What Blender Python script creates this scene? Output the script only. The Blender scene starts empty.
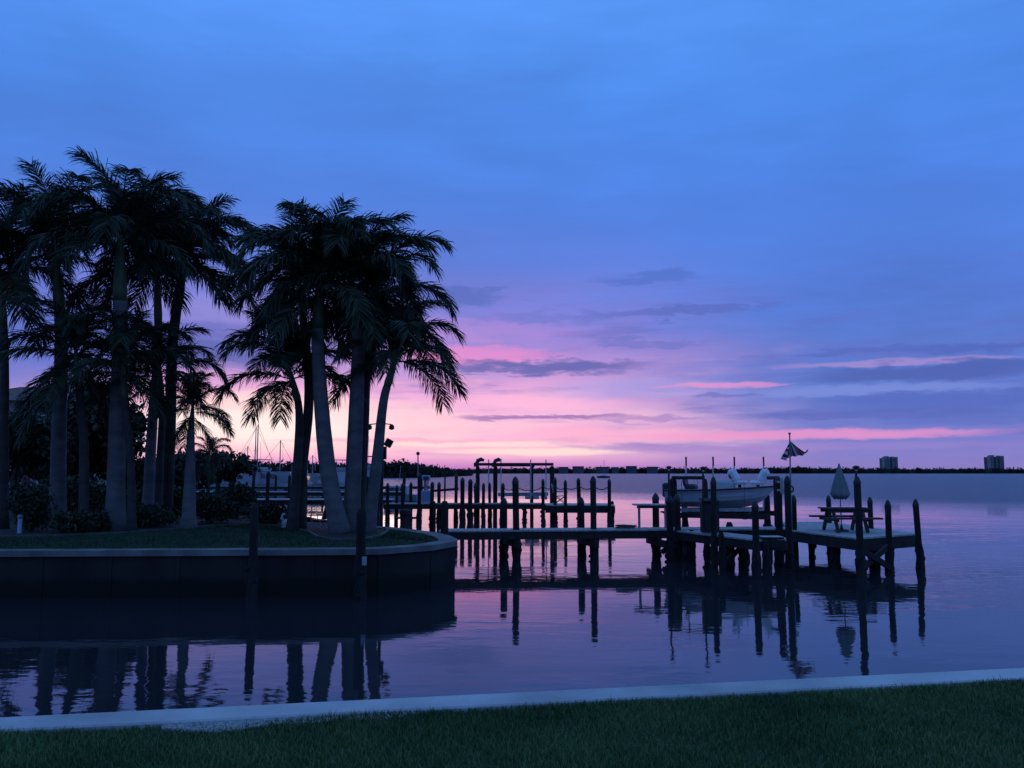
import bpy, math, random
import numpy as np
from mathutils import Vector, Matrix, Quaternion
rnd = random.Random(11)
R = math.radians
sc = bpy.context.scene
col = sc.collection
CAMH, F, CX, CY, HOR = 2.8, 850.0, 512.0, 384.0, 472.0
PITCH = math.atan((HOR-CY)/F)
cp, sp = math.cos(PITCH), math.sin(PITCH)

def P(px, py, d):
    """world point seen at pixel (px,py), d metres ahead"""
    xc, yc = (px-CX)/F, (CY-py)/F
    t = d/(cp-yc*sp)
    return Vector((xc*t, d, CAMH+t*(yc*cp+sp)))
def G(px, py, z):
    """point of the level z seen at pixel (px,py)"""
    xc, yc = (px-CX)/F, (CY-py)/F
    t = (z-CAMH)/(yc*cp+sp)
    return Vector((xc*t, t*(cp-yc*sp), z))
def X(px, d):
    return P(px, HOR, d).x

# ------------------------------------------------------------------ materials
def lin(c):
    return tuple(((v/255)/12.92 if v/255 <= .04045 else ((v/255+.055)/1.055)**2.4) for v in c)
def newmat(name):
    m = bpy.data.materials.new(name); m.use_nodes = True
    return m, m.node_tree, m.node_tree.nodes['Principled BSDF']
def mat(name, c, rough=.7, var=.35, scale=3.0, bump=.0, bscale=20.0, metal=0.0, stretch=(1,1,1), c2=None, rand=.25):
    m, nt, b = newmat(name)
    tc = nt.nodes.new('ShaderNodeTexCoord'); mp = nt.nodes.new('ShaderNodeMapping')
    mp.inputs['Scale'].default_value = stretch
    nt.links.new(tc.outputs['Object'], mp.inputs['Vector'])
    n = nt.nodes.new('ShaderNodeTexNoise'); n.inputs['Scale'].default_value = scale; n.inputs['Detail'].default_value = 6
    nt.links.new(mp.outputs[0], n.inputs['Vector'])
    rp = nt.nodes.new('ShaderNodeValToRGB')
    rp.color_ramp.elements[0].position = .3; rp.color_ramp.elements[1].position = .7
    rp.color_ramp.elements[0].color = (*[v*(1-var) for v in c], 1)
    rp.color_ramp.elements[1].color = (*((v for v in c2) if c2 else (min(1, v*(1+var)) for v in c)), 1)
    nt.links.new(n.outputs[0], rp.inputs[0])
    oi = nt.nodes.new('ShaderNodeObjectInfo'); hs = nt.nodes.new('ShaderNodeHueSaturation')
    mr = nt.nodes.new('ShaderNodeMapRange'); mr.inputs[3].default_value = 1-rand; mr.inputs[4].default_value = 1+rand
    nt.links.new(oi.outputs['Random'], mr.inputs[0]); nt.links.new(mr.outputs[0], hs.inputs['Value'])
    nt.links.new(rp.outputs[0], hs.inputs['Color']); nt.links.new(hs.outputs[0], b.inputs['Base Color'])
    b.inputs['Roughness'].default_value = rough; b.inputs['Metallic'].default_value = metal
    if bump:
        n2 = nt.nodes.new('ShaderNodeTexNoise'); n2.inputs['Scale'].default_value = bscale; n2.inputs['Detail'].default_value = 5
        nt.links.new(mp.outputs[0], n2.inputs['Vector'])
        bp = nt.nodes.new('ShaderNodeBump'); bp.inputs['Strength'].default_value = bump; bp.inputs['Distance'].default_value = .02
        nt.links.new(n2.outputs[0], bp.inputs['Height']); nt.links.new(bp.outputs[0], b.inputs['Normal'])
    return m
M = {}
M['deck'] = mat('weathered_planks', (.50,.47,.44), .75, .3, 6, .4, 30, stretch=(1,1,1))
M['timber'] = mat('dark_timber', (.032,.026,.022), .85, .45, 4, .6, 25, stretch=(1,1,.25))
M['pile'] = mat('creosote_pile', (.022,.018,.016), .9, .5, 5, .8, 22, stretch=(1,1,.2))
M['cap'] = mat('black_pile_cap', (.03,.03,.035), .5, .2, 5)
M['metal'] = mat('galvanised_metal', (.32,.33,.34), .4, .2, 4, metal=.7)
M['aluminium'] = mat('dull_aluminium', (.30,.31,.33), .5, .2, 4, metal=.4)
M['dark_metal'] = mat('dark_metal', (.04,.04,.045), .5, .3, 4, metal=.3)
M['white_pvc'] = mat('white_pvc', (.70,.70,.68), .4, .12, 3)
M['gelcoat'] = mat('white_gelcoat', (.54,.55,.57), .35, .12, 2)
M['gelcoat_old'] = mat('dull_gelcoat', (.36,.37,.39), .4, .2, 1.2)
M['hull_grey'] = mat('grey_bottom_paint', (.13,.13,.14), .6, .3, 4)
M['vinyl'] = mat('white_vinyl', (.85,.85,.84), .5, .08, 4)
M['glass'] = mat('dark_window_glass', (.02,.025,.03), .08, .2, 2)
M['canvas'] = mat('blue_canvas', (.05,.11,.24), .8, .2, 5)
M['umbrella'] = mat('pale_umbrella_cloth', (.20,.235,.23), .85, .2, 6, .2, 30)
M['concrete'] = mat('concrete_cap', (.70,.69,.67), .85, .26, 1.3, .5, 45)
M['concrete_old'] = mat('old_concrete', (.20,.19,.18), .9, .35, 1.6, .5, 40)
M['edging'] = mat('edging_stone', (.13,.12,.105), .9, .4, 3, .5, 30)
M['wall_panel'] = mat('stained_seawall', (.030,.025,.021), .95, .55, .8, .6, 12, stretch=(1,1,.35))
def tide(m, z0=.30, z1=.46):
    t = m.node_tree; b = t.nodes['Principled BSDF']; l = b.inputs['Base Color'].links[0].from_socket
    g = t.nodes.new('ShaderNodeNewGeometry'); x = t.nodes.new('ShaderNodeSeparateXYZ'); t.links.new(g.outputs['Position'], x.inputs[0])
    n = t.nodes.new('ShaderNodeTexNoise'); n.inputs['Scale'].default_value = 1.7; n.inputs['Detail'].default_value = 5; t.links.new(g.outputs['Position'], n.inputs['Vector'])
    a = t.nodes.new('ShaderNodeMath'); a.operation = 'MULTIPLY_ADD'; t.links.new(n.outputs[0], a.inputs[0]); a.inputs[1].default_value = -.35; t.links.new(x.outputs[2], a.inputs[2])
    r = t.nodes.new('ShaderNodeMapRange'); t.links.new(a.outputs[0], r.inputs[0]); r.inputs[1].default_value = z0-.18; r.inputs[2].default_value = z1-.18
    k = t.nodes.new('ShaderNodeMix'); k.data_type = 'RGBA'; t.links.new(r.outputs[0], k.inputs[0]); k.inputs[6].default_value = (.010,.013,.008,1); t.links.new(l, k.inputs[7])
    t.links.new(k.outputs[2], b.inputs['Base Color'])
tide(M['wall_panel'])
M['wood_furn'] = mat('furniture_wood', (.07,.05,.042), .85, .35, 8, .3, 30)
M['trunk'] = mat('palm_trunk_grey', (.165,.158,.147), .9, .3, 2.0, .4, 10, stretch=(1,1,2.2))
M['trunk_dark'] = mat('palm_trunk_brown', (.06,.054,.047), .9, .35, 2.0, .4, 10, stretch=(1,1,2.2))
M['shaft'] = mat('green_crownshaft', (.07,.11,.04), .5, .25, 3)
M['frond'] = mat('palm_leaf', (.030,.050,.022), .55, .4, 1.5, rand=.2)
M['leaf'] = mat('broad_leaf', (.026,.042,.016), .6, .5, 1.2)
M['shrub_leaf'] = mat('shrub_leaf', (.032,.052,.02), .6, .5, 2.5)
M['bark'] = mat('bark', (.09,.075,.06), .9, .4, 5, .6, 20)
M['far_leaf'] = mat('far_wood_leaf', (.035,.045,.026), .9, .5, .05, rand=0)
M['mulch'] = mat('mulch', (.045,.03,.022), .95, .5, 9, .8, 40)
M['soil'] = mat('lawn_soil', (.035,.062,.020), .95, .5, 5, .8, 40)
M['lawn'] = mat('turf', (.022,.042,.014), .95, .45, 2.2, .8, 60)
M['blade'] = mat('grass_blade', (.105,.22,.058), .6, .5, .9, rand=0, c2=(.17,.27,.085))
M['dark_blade'] = mat('dark_turf_blade', (.035,.07,.022), .6, .4, 1.2, rand=0)  # darker, less green blade colour for the grass of the point
M['stucco'] = mat('cream_stucco', (.42,.38,.31), .9, .12, 2, .3, 40)
M['roof'] = mat('roof_tile', (.16,.09,.07), .85, .3, 3, .5, 8)
M['tower'] = mat('pale_tower_wall', (.34,.33,.33), .9, .1, .02, rand=.05)
M['tower_dark'] = mat('tower_recess', (.10,.11,.13), .7, .2, .05)
M['shore_wall'] = mat('dull_shore_wall', (.13,.12,.12), .9, .2, .05)
M['pebble'] = mat('white_pebbles', (.56,.55,.53), .8, .35, 30)
M['panel_blue'] = mat('pale_blue_panel', (.34,.45,.58), .5, .12, 3)
M['rope'] = mat('rope', (.10,.09,.08), .9, .3, 20)
M['red'] = mat('flag_red', (.34,.02,.04), .9, .15, 10)
M['white_cloth'] = mat('flag_white', (.80,.80,.80), .9, .1, 10)
M['sand'] = mat('shore_ground', (.09,.08,.06), .95, .4, .05)
M['ornament'] = mat('pale_stone', (.55,.54,.52), .8, .15, 8)
M['lens'] = mat('lamp_lens', (.5,.5,.46), .25, .1, 5)

# ------------------------------------------------------------------ mesh helpers
def wl(o):
    v = Vector((0,0,0))
    while o is not None:
        v = v+o.location; o = o.parent
    return v
def tag(o, label=None, cat=None, group=None, kind=None):
    if label: o['label'] = label
    if cat: o['category'] = cat
    if group: o['group'] = group
    if kind: o['kind'] = kind
    return o
def thing(name, loc, label, cat, group=None, rz=0):
    o = bpy.data.objects.new(name, None); o.empty_display_size = .2
    o.location = loc; o.rotation_euler.z = rz; col.objects.link(o)
    return tag(o, label, cat, group)

class MB:
    def __init__(s): s.v = []; s.f = []; s.mi = []
    def add(s, vs, fs, mi=0):
        n = len(s.v); s.v += [Vector(p) for p in vs]
        s.f += [tuple(i+n for i in f) for f in fs]; s.mi += [mi]*len(fs)
    def box(s, c, d, rz=0, ry=0, rx=0, mi=0, bev=.0):
        m = Matrix.Translation(Vector(c)) @ Matrix.Rotation(rz,4,'Z') @ Matrix.Rotation(ry,4,'Y') @ Matrix.Rotation(rx,4,'X')
        x,y,z = d[0]/2,d[1]/2,d[2]/2
        b = min(bev, .45*min(x,y,z)*2)
        if b <= 0:
            vs = [m@Vector(p) for p in ((-x,-y,-z),(x,-y,-z),(x,y,-z),(-x,y,-z),(-x,-y,z),(x,-y,z),(x,y,z),(-x,y,z))]
            s.add(vs, [(3,2,1,0),(4,5,6,7),(0,1,5,4),(1,2,6,5),(2,3,7,6),(3,0,4,7)], mi); return
        rings = []
        for zz, k in ((-z,b),(-z+b,0),(z-b,0),(z,b)):
            xx, yy = x-k, y-k; q = b if k == 0 else b*.6
            rings.append([m@Vector(p) for p in ((-xx+q,-yy,zz),(xx-q,-yy,zz),(xx,-yy+q,zz),(xx,yy-q,zz),(xx-q,yy,zz),(-xx+q,yy,zz),(-xx,yy-q,zz),(-xx,-yy+q,zz))])
        s.loft(rings, True, True, mi)
    def loft(s, rings, cap0=True, cap1=True, mi=0, closed=True):
        n = len(rings[0]); vs = [p for r in rings for p in r]; fs = []
        for i in range(len(rings)-1):
            for j in range(n if closed else n-1):
                k = (j+1) % n
                fs.append((i*n+j, i*n+k, (i+1)*n+k, (i+1)*n+j))
        if cap0: fs.append(tuple(range(n-1,-1,-1)))
        if cap1: fs.append(tuple((len(rings)-1)*n+j for j in range(n)))
        s.add(vs, fs, mi)
    def tube(s, pts, rad, n=8, mi=0, jit=0, cap=True):
        pts = [Vector(p) for p in pts]
        if not hasattr(rad, '__len__'): rad = [rad]*len(pts)
        rings = []; ref = None
        for i, p in enumerate(pts):
            t = (pts[min(i+1,len(pts)-1)]-pts[max(i-1,0)]).normalized()
            if ref is None: ref = Vector((1,0,0)) if abs(t.x) < .9 else Vector((0,1,0))
            a = (ref-t*ref.dot(t)).normalized(); b = t.cross(a); ref = a
            rings.append([p+(a*math.cos(2*math.pi*j/n)+b*math.sin(2*math.pi*j/n))*rad[i]*(1+(rnd.uniform(-jit,jit) if jit else 0)) for j in range(n)])
        s.loft(rings, cap, cap, mi)
    def ball(s, c, r, n=10, m=6, mi=0):
        c = Vector(c); r = Vector(r) if hasattr(r,'__len__') else Vector((r,r,r))
        rings = []
        for i in range(m+1):
            a = -math.pi/2+math.pi*i/m; k = max(math.cos(a), .02)
            rings.append([c+Vector((r.x*k*math.cos(2*math.pi*j/n), r.y*k*math.sin(2*math.pi*j/n), r.z*math.sin(a))) for j in range(n)])
        s.loft(rings, True, True, mi)
    def build(s, name, m, parent=None, local=False, smooth=False, loc=None):
        """vertices are world points unless local; loc = world origin for the new object"""
        me = bpy.data.meshes.new(name)
        off = Vector((0,0,0))
        o = bpy.data.objects.new(name, me); col.objects.link(o)
        if not local:
            pw = wl(parent) if parent else Vector((0,0,0))
            L = Vector(loc) if loc is not None else pw
            o.location = L-pw; off = L
        me.from_pydata([p-off for p in s.v], [], s.f)
        ms = m if isinstance(m, (list,tuple)) else [m]
        for q in ms: me.materials.append(q)
        if len(ms) > 1:
            for p, i in zip(me.polygons, s.mi): p.material_index = i
        if smooth:
            for p in me.polygons: p.use_smooth = True
        me.update()
        if parent: o.parent = parent
        return o
def np_mesh(name, v, tris, m, parent=None):
    me = bpy.data.meshes.new(name)
    v = np.asarray(v, np.float32); t = np.asarray(tris, np.int32)
    me.vertices.add(len(v)); me.vertices.foreach_set('co', v.ravel())
    me.loops.add(t.size); me.loops.foreach_set('vertex_index', t.ravel())
    me.polygons.add(len(t)); me.polygons.foreach_set('loop_start', np.arange(0,t.size,3,dtype=np.int32))
    me.polygons.foreach_set('loop_total', np.full(len(t),3,np.int32))
    me.update(calc_edges=True); me.validate()
    me.materials.append(m)
    o = bpy.data.objects.new(name, me); col.objects.link(o)
    if parent: o.parent = parent
    return o
def copy_tree(o, parent=None):
    c = o.copy(); col.objects.link(c); c.parent = parent
    for ch in list(o.children): copy_tree(ch, c)
    return c

# ------------------------------------------------------------------ camera
cd = bpy.data.cameras.new('camera'); cam = bpy.data.objects.new('camera', cd); col.objects.link(cam)
cam.location = (0,0,CAMH); cam.rotation_euler = (math.pi/2+PITCH, 0, 0)
cd.sensor_width = 36; cd.lens = 36*F/1024; cd.clip_start = .1; cd.clip_end = 30000
sc.camera = cam
sc.view_settings.view_transform = 'Standard'; sc.view_settings.look = 'None'
sc.view_settings.exposure = 0; sc.view_settings.gamma = 1; sc.view_settings.use_curve_mapping = False

sc.cycles.max_bounces = 4; sc.cycles.diffuse_bounces = 2; sc.cycles.glossy_bounces = 3
# ------------------------------------------------------------------ sky
W = bpy.data.worlds.new('World'); sc.world = W; W.use_nodes = True
W.cycles.sampling_method = 'MANUAL'; W.cycles.sample_map_resolution = 512
nt = W.node_tree; nt.nodes.clear()
def mth(op, a, b=None, c=None, clamp=False):
    n = nt.nodes.new('ShaderNodeMath'); n.operation = op; n.use_clamp = clamp
    for i, q in enumerate((a,b,c)):
        if q is None: continue
        if isinstance(q, (int,float)): n.inputs[i].default_value = q
        else: nt.links.new(q, n.inputs[i])
    return n.outputs[0]
def sstep(x, a, b, lo=0, hi=1):
    n = nt.nodes.new('ShaderNodeMapRange'); n.interpolation_type = 'SMOOTHSTEP'
    nt.links.new(x, n.inputs[0])
    for i, q in zip((1,2,3,4), (a,b,lo,hi)): n.inputs[i].default_value = q
    return n.outputs[0]
def mixc(f, a, b, mode='MIX'):
    n = nt.nodes.new('ShaderNodeMix'); n.data_type = 'RGBA'; n.blend_type = mode
    for i, q in ((0,f),(6,a),(7,b)):
        if isinstance(q, tuple): n.inputs[i].default_value = (*q,1)
        elif isinstance(q, (int,float)): n.inputs[i].default_value = q
        else: nt.links.new(q, n.inputs[i])
    return n.outputs[2]
def ramp(x, stops):
    n = nt.nodes.new('ShaderNodeValToRGB'); e = n.color_ramp.elements
    while len(e) < len(stops): e.new(.5)
    for q, (p, c) in zip(e, stops): q.position = p/90; q.color = (*lin(c),1)
    nt.links.new(x, n.inputs[0]); return n.outputs[0]
def snoise(sx, sy, detail=5, off=0, rough=.5):
    n = nt.nodes.new('ShaderNodeTexNoise'); n.inputs['Scale'].default_value = 1; n.inputs['Detail'].default_value = detail
    n.inputs['Roughness'].default_value = rough
    c = nt.nodes.new('ShaderNodeCombineXYZ')
    nt.links.new(mth('MULTIPLY', az, sx), c.inputs[0]); nt.links.new(mth('MULTIPLY', el, sy), c.inputs[1]); c.inputs[2].default_value = off
    nt.links.new(c.outputs[0], n.inputs['Vector'])
    return mth('SUBTRACT', n.outputs[0], .5)
tc = nt.nodes.new('ShaderNodeTexCoord'); sx = nt.nodes.new('ShaderNodeSeparateXYZ')
nt.links.new(tc.outputs['Generated'], sx.inputs[0])
el = mth('MULTIPLY', mth('ARCSINE', sx.outputs[2]), 180/math.pi)
az = mth('MULTIPLY', mth('ARCTAN2', sx.outputs[0], sx.outputs[1]), 180/math.pi)
nA = snoise(.10, .45, 3, 3.0); nB = snoise(.33, 1.5, 4, 8.0, .62); nC = snoise(.05, .09, 2, 14.0)
elw = mth('ADD', el, mth('ADD', mth('MULTIPLY', nA, 2.2), mth('MULTIPLY', nB, .7)))
# elevation wobble fades to nothing at the horizon
kw = sstep(el, .5, 6)
ew = mth('ADD', el, mth('MULTIPLY', mth('SUBTRACT', elw, el), kw))
e01 = mth('DIVIDE', mth('MAXIMUM', ew, 0.0), 90)
BLUE = [(0,(134,124,194)),(1,(136,126,200)),(2.2,(118,124,204)),(4,(100,122,204)),(7,(90,120,206)),(11,(82,121,212)),(17,(76,127,222)),(24,(77,138,234)),(30,(86,150,245)),(48,(96,146,218)),(90,(100,136,190))]
PINK = [(0,(172,120,196)),(.5,(200,136,206)),(1.1,(244,184,216)),(1.9,(252,196,220)),(2.7,(250,178,216)),(3.6,(246,190,224)),(4.8,(238,174,222)),(6.2,(198,154,218)),(8,(160,136,216)),(10.5,(126,128,216)),(14,(92,126,220)),(18,(77,128,223)),(24,(77,138,234)),(30,(86,150,245)),(48,(96,146,218)),(90,(100,136,190))]
cb = ramp(e01, BLUE); cpk = ramp(e01, PINK)
dist = mth('ABSOLUTE', mth('ADD', mth('ADD', az, 12.5), mth('MULTIPLY', nA, 14)))
pf = sstep(dist, 13, 34, 1, 0)
c = mixc(pf, cb, cpk)
# broad soft tonal changes of the high overcast
bri = mth('ADD', 1.0, mth('MULTIPLY', mth('MULTIPLY', nC, .40), sstep(el, 6, 16)))
bri = mth('ADD', bri, mth('MULTIPLY', mth('MULTIPLY', nA, .22), sstep(el, 4, 10)))
bri = mth('ADD', bri, mth('MULTIPLY', mth('MULTIPLY', nB, .22), sstep(el, 16, 8, .15, 1)))
vm = nt.nodes.new('ShaderNodeVectorMath'); vm.operation = 'SCALE'
nt.links.new(c, vm.inputs[0]); nt.links.new(bri, vm.inputs[3]); c = vm.outputs[0]
nS = snoise(.10, 1.0, 5, 31.0, .6)
stm = mth('MULTIPLY', sstep(nS, .02, .20, 0, .55), mth('MULTIPLY', sstep(el, .6, 2.0), sstep(el, 15, 8)))
c = mixc(stm, c, lin((98,106,192)))
nT = snoise(.13, .9, 5, 44.0, .6)
stp = mth('MULTIPLY', sstep(nT, .03, .20, 0, .5), mth('MULTIPLY', mth('MULTIPLY', sstep(el, .6, 2.0), sstep(el, 11, 6)), pf))
c = mixc(stp, c, lin((246,176,214)))
wz = mth('ADD', mth('MULTIPLY', nA, 7.0), mth('MULTIPLY', nB, 3.0))
we = mth('ADD', mth('MULTIPLY', nB, 2.1), mth('MULTIPLY', snoise(.22,.6,2,21.0), 1.2))
azw = mth('ADD', az, wz); elv = mth('ADD', el, we)
WV = {}
def warped(q):
    if q not in WV:
        n = nt.nodes.new('ShaderNodeCombineXYZ'); nt.links.new(azw, n.inputs[0])
        nt.links.new(mth('MULTIPLY_ADD', we, q, el), n.inputs[1]); WV[q] = n.outputs[0]
    return WV[q]
def paint(px, py, rx, ry, rgb, k, warp=1.0, soft=(1.25,.1)):
    """one elongated strip of cloud or glow at a heading and height in the sky"""
    global c
    a0 = math.degrees(math.atan((px-CX)/F)); e0 = math.degrees(math.atan((HOR-py)/F))
    ra = math.degrees(math.atan(rx/F)); re = math.degrees(math.atan(ry/F))
    q = min((.15,.3,.5,.7,1.0), key=lambda v: abs(v-warp))
    n = nt.nodes.new('ShaderNodeVectorMath'); n.operation = 'MULTIPLY_ADD'
    nt.links.new(warped(q), n.inputs[0]); n.inputs[1].default_value = (1/ra,1/re,0); n.inputs[2].default_value = (-a0/ra,-e0/re,0)
    d = nt.nodes.new('ShaderNodeVectorMath'); d.operation = 'DOT_PRODUCT'
    nt.links.new(n.outputs[0], d.inputs[0]); nt.links.new(n.outputs[0], d.inputs[1])
    c = mixc(sstep(d.outputs['Value'], soft[0], soft[1], 0, k), c, lin(rgb))
# bright afterglow low on the left, pink strips, then the darker cloud strips
paint(290,425,190,34,(255,216,222),.75,.6)
paint(268,428,125,20,(255,238,236),.9,.5)
paint(265,404,95,9,(255,222,220),.7,.5)
paint(540,452,110,4.0,(255,228,218),.8,.12)
paint(470,444,120,4,(255,232,222),.6,.2)
paint(440,425,120,14,(255,206,222),.6,.4)
paint(540,400,90,11,(255,188,224),.65,.5)
paint(610,437,120,9,(255,180,214),.7,.4)
paint(800,437,180,5.5,(240,152,206),.75,.3)
paint(640,390,120,13,(172,160,228),.6,.6)
paint(470,355,95,10,(236,142,208),.7,.5)
paint(480,330,120,14,(176,136,214),.5)
paint(735,388,70,3.2,(232,150,208),.7,.3)
paint(900,372,120,3,(190,150,210),.5,.3)
paint(860,396,140,6,(128,146,222),.6,.4)
paint(110,350,230,30,(84,106,192),.75,.7)
paint(228,358,120,16,(78,98,180),.85,.7)
paint(-30,350,150,70,(88,114,204),.85,.7,(1.6,.1))
paint(250,318,150,16,(140,140,216),.5,.7)
paint(540,366,110,9,(90,98,176),.9,.9)
paint(455,296,44,10,(80,106,190),.75)
paint(655,280,66,9,(78,110,198),.7)
paint(690,313,105,6,(86,106,190),.75)
paint(560,316,90,7,(104,112,196),.4)
paint(640,345,60,4,(96,108,192),.5)
paint(850,360,60,4,(80,102,188),.6,.7)
paint(970,363,80,4.5,(78,100,184),.7,.7)
paint(945,381,120,9,(74,94,174),.8,.8)
paint(740,397,45,2.5,(96,104,188),.6,.4)
paint(960,408,150,10,(76,100,186),.65,.8)
paint(860,418,150,6,(84,100,184),.6,.6)
paint(1000,424,110,8,(78,102,188),.5,.6)
paint(545,417,85,3.2,(152,108,184),.85,.5)
paint(640,420,60,2.5,(150,124,196),.6,.4)
paint(400,441,130,3,(232,164,206),.6,.3)
paint(700,449,120,4,(166,130,204),.6,.3)
paint(860,448,160,4,(150,132,206),.5,.3)
paint(930,457,200,6,(126,126,204),.4,.3)
paint(330,92,260,42,(76,126,216),.35)
paint(760,215,300,26,(78,122,216),.3)
dim = mth('MULTIPLY', sstep(mth('ABSOLUTE', az), 45, 110, 1, .78), sstep(el, 32, 75, 1, .80))
vm = nt.nodes.new('ShaderNodeVectorMath'); vm.operation = 'SCALE'
nt.links.new(c, vm.inputs[0]); nt.links.new(dim, vm.inputs[3]); c = vm.outputs[0]
sky = nt.nodes.new('ShaderNodeTexSky'); sky.sky_type = 'NISHITA'; sky.sun_disc = False
sky.sun_elevation = R(1.5); sky.sun_rotation = R(-14); sky.altitude = 5
vs_ = nt.nodes.new('ShaderNodeVectorMath'); vs_.operation = 'SCALE'; vs_.inputs[3].default_value = .004
nt.links.new(sky.outputs[0], vs_.inputs[0])
va = nt.nodes.new('ShaderNodeVectorMath'); va.operation = 'ADD'
nt.links.new(c, va.inputs[0]); nt.links.new(vs_.outputs[0], va.inputs[1])
bg = nt.nodes.new('ShaderNodeBackground'); nt.links.new(va.outputs[0], bg.inputs[0]); bg.inputs[1].default_value = 1
wo = nt.nodes.new('ShaderNodeOutputWorld'); nt.links.new(bg.outputs[0], wo.inputs[0])
sl = bpy.data.lights.new('sun', 'SUN'); sl.energy = .06; sl.angle = R(14); sl.color = (1,.62,.55)
so = bpy.data.objects.new('sun', sl); col.objects.link(so)
sd = Vector((math.sin(R(-14))*math.cos(R(2.5)), math.cos(R(-14))*math.cos(R(2.5)), math.sin(R(2.5))))
so.rotation_euler = (-sd).to_track_quat('-Z','Y').to_euler(); so.location = (0,0,60)

# ------------------------------------------------------------------ water
m, wt, b = newmat('bay_water')
b.inputs['Base Color'].default_value = (.026,.031,.038,1); b.inputs['IOR'].default_value = 1.52
geo = wt.nodes.new('ShaderNodeNewGeometry')
sxw = wt.nodes.new('ShaderNodeSeparateXYZ'); wt.links.new(geo.outputs['Position'], sxw.inputs[0])
def wn(scale, st, detail=3, rough=.5):
    mp = wt.nodes.new('ShaderNodeMapping'); mp.inputs['Scale'].default_value = st; mp.inputs['Rotation'].default_value = (0,0,R(12))
    wt.links.new(geo.outputs['Position'], mp.inputs['Vector'])
    n = wt.nodes.new('ShaderNodeTexNoise'); n.inputs['Scale'].default_value = scale; n.inputs['Detail'].default_value = detail; n.inputs['Roughness'].default_value = rough
    wt.links.new(mp.outputs[0], n.inputs['Vector']); return n.outputs[0]
def wm(op, a, b=None, clamp=False):
    n = wt.nodes.new('ShaderNodeMath'); n.operation = op; n.use_clamp = clamp
    for i, q in enumerate((a,b)):
        if q is None: continue
        if isinstance(q,(int,float)): n.inputs[i].default_value = q
        else: wt.links.new(q, n.inputs[i])
    return n.outputs[0]
def wr(x, a, b_, lo, hi):
    n = wt.nodes.new('ShaderNodeMapRange'); n.interpolation_type = 'SMOOTHSTEP'; wt.links.new(x, n.inputs[0])
    for i, q in zip((1,2,3,4), (a,b_,lo,hi)): n.inputs[i].default_value = q
    return n.outputs[0]
yy = wm('ADD', sxw.outputs[1], wm('MULTIPLY', wm('SUBTRACT', wn(.02,(1,1.5,1),3), .5), 70))
yy = wm('ADD', yy, wm('ADD', wm('MULTIPLY', sxw.outputs[0], .35), wm('MULTIPLY', wm('MAXIMUM', wm('SUBTRACT', sxw.outputs[0], 9.0), 0.0), 1.1)))
ruff = wr(yy, 85, 150, 0, 1)                      # wind-ruffled water out in the bay
near_patch = wr(wn(.16,(1,2.2,1),3), .42, .66, .35, 1.0)
h = wm('ADD', wm('MULTIPLY', wn(.9,(1,2.0,1),2,.45), .0075), wm('MULTIPLY', wn(3.2,(1,1.8,1),2), .0022))
side = wr(wm('SUBTRACT', sxw.outputs[0], wm('MULTIPLY', sxw.outputs[1], .22)), 0, 9, 1.0, 1.7)
h = wm('MULTIPLY', wm('MULTIPLY', h, near_patch), side)
h = wm('ADD', h, wm('MULTIPLY', wm('MULTIPLY', wn(1.1,(1,1.6,1),4,.6), .55), ruff))
bp = wt.nodes.new('ShaderNodeBump'); bp.inputs['Strength'].default_value = 1; bp.inputs['Distance'].default_value = 1
wt.links.new(h, bp.inputs['Height']); wt.links.new(bp.outputs[0], b.inputs['Normal'])
wt.links.new(wm('ADD', wm('MULTIPLY', ruff, .24), .035), b.inputs['Roughness'])
M['water'] = m
w = MB(); w.add([(-9000,-60,0),(9000,-60,0),(9000,14000,0),(-9000,14000,0)], [(0,1,2,3)])
tag(w.build('bay_water', M['water']), kind='structure')

# ------------------------------------------------------------------ near lawn and sea wall
ZC, ZL = 1.15, 1.135
A = G(0,717,ZC); B = G(1024,667.5,ZC)
u = (B-A).normalized(); nrm = Vector((u.y,-u.x,0))           # towards the lawn
if nrm.y > 0: nrm = -nrm
def NW(s, t, z): q = A+u*s+nrm*t; return Vector((q.x,q.y,z))
CW = .315
root = thing('seawall', NW(3.8,0,0), 'pale concrete topped sea wall along the near lawn', 'sea wall')
mb = MB()
s0, s1 = -20.0, 26.0
k = s0
while k < s1:                                                   # cast sections with fine joints
    e = min(k+60, s1)
    prof = [(0,ZC-.16),(0,ZC-.012),(.012,ZC),(CW-.012,ZC),(CW,ZC-.012),(CW,ZC-.16)]
    mb.loft([[NW(k,t,z) for t,z in prof],[NW(e,t,z) for t,z in prof]])
    k += 60
mb.build('cap', M['concrete'], root)
mb = MB()
prof = [(.06,-1.5),(.06,ZC-.162),(CW-.05,ZC-.162),(CW-.05,-1.5)]
mb.loft([[NW(s0,t,z) for t,z in prof],[NW(s1,t,z) for t,z in prof]])
k = s0
while k < s1:
    q = NW(k,.03,.0); mb.box((q.x,q.y,.2), (.14,.06,1.5), rz=math.atan2(u.y,u.x)); k += 1.5
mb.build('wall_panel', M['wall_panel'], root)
mb = MB()
mb.add([NW(s0,CW+.002,ZL-.03),NW(s1,CW+.002,ZL-.03),NW(s1,40,ZL-.03),NW(s0,40,ZL-.03)], [(0,3,2,1)])
tag(mb.build('lawn', M['soil']), kind='structure')
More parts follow.
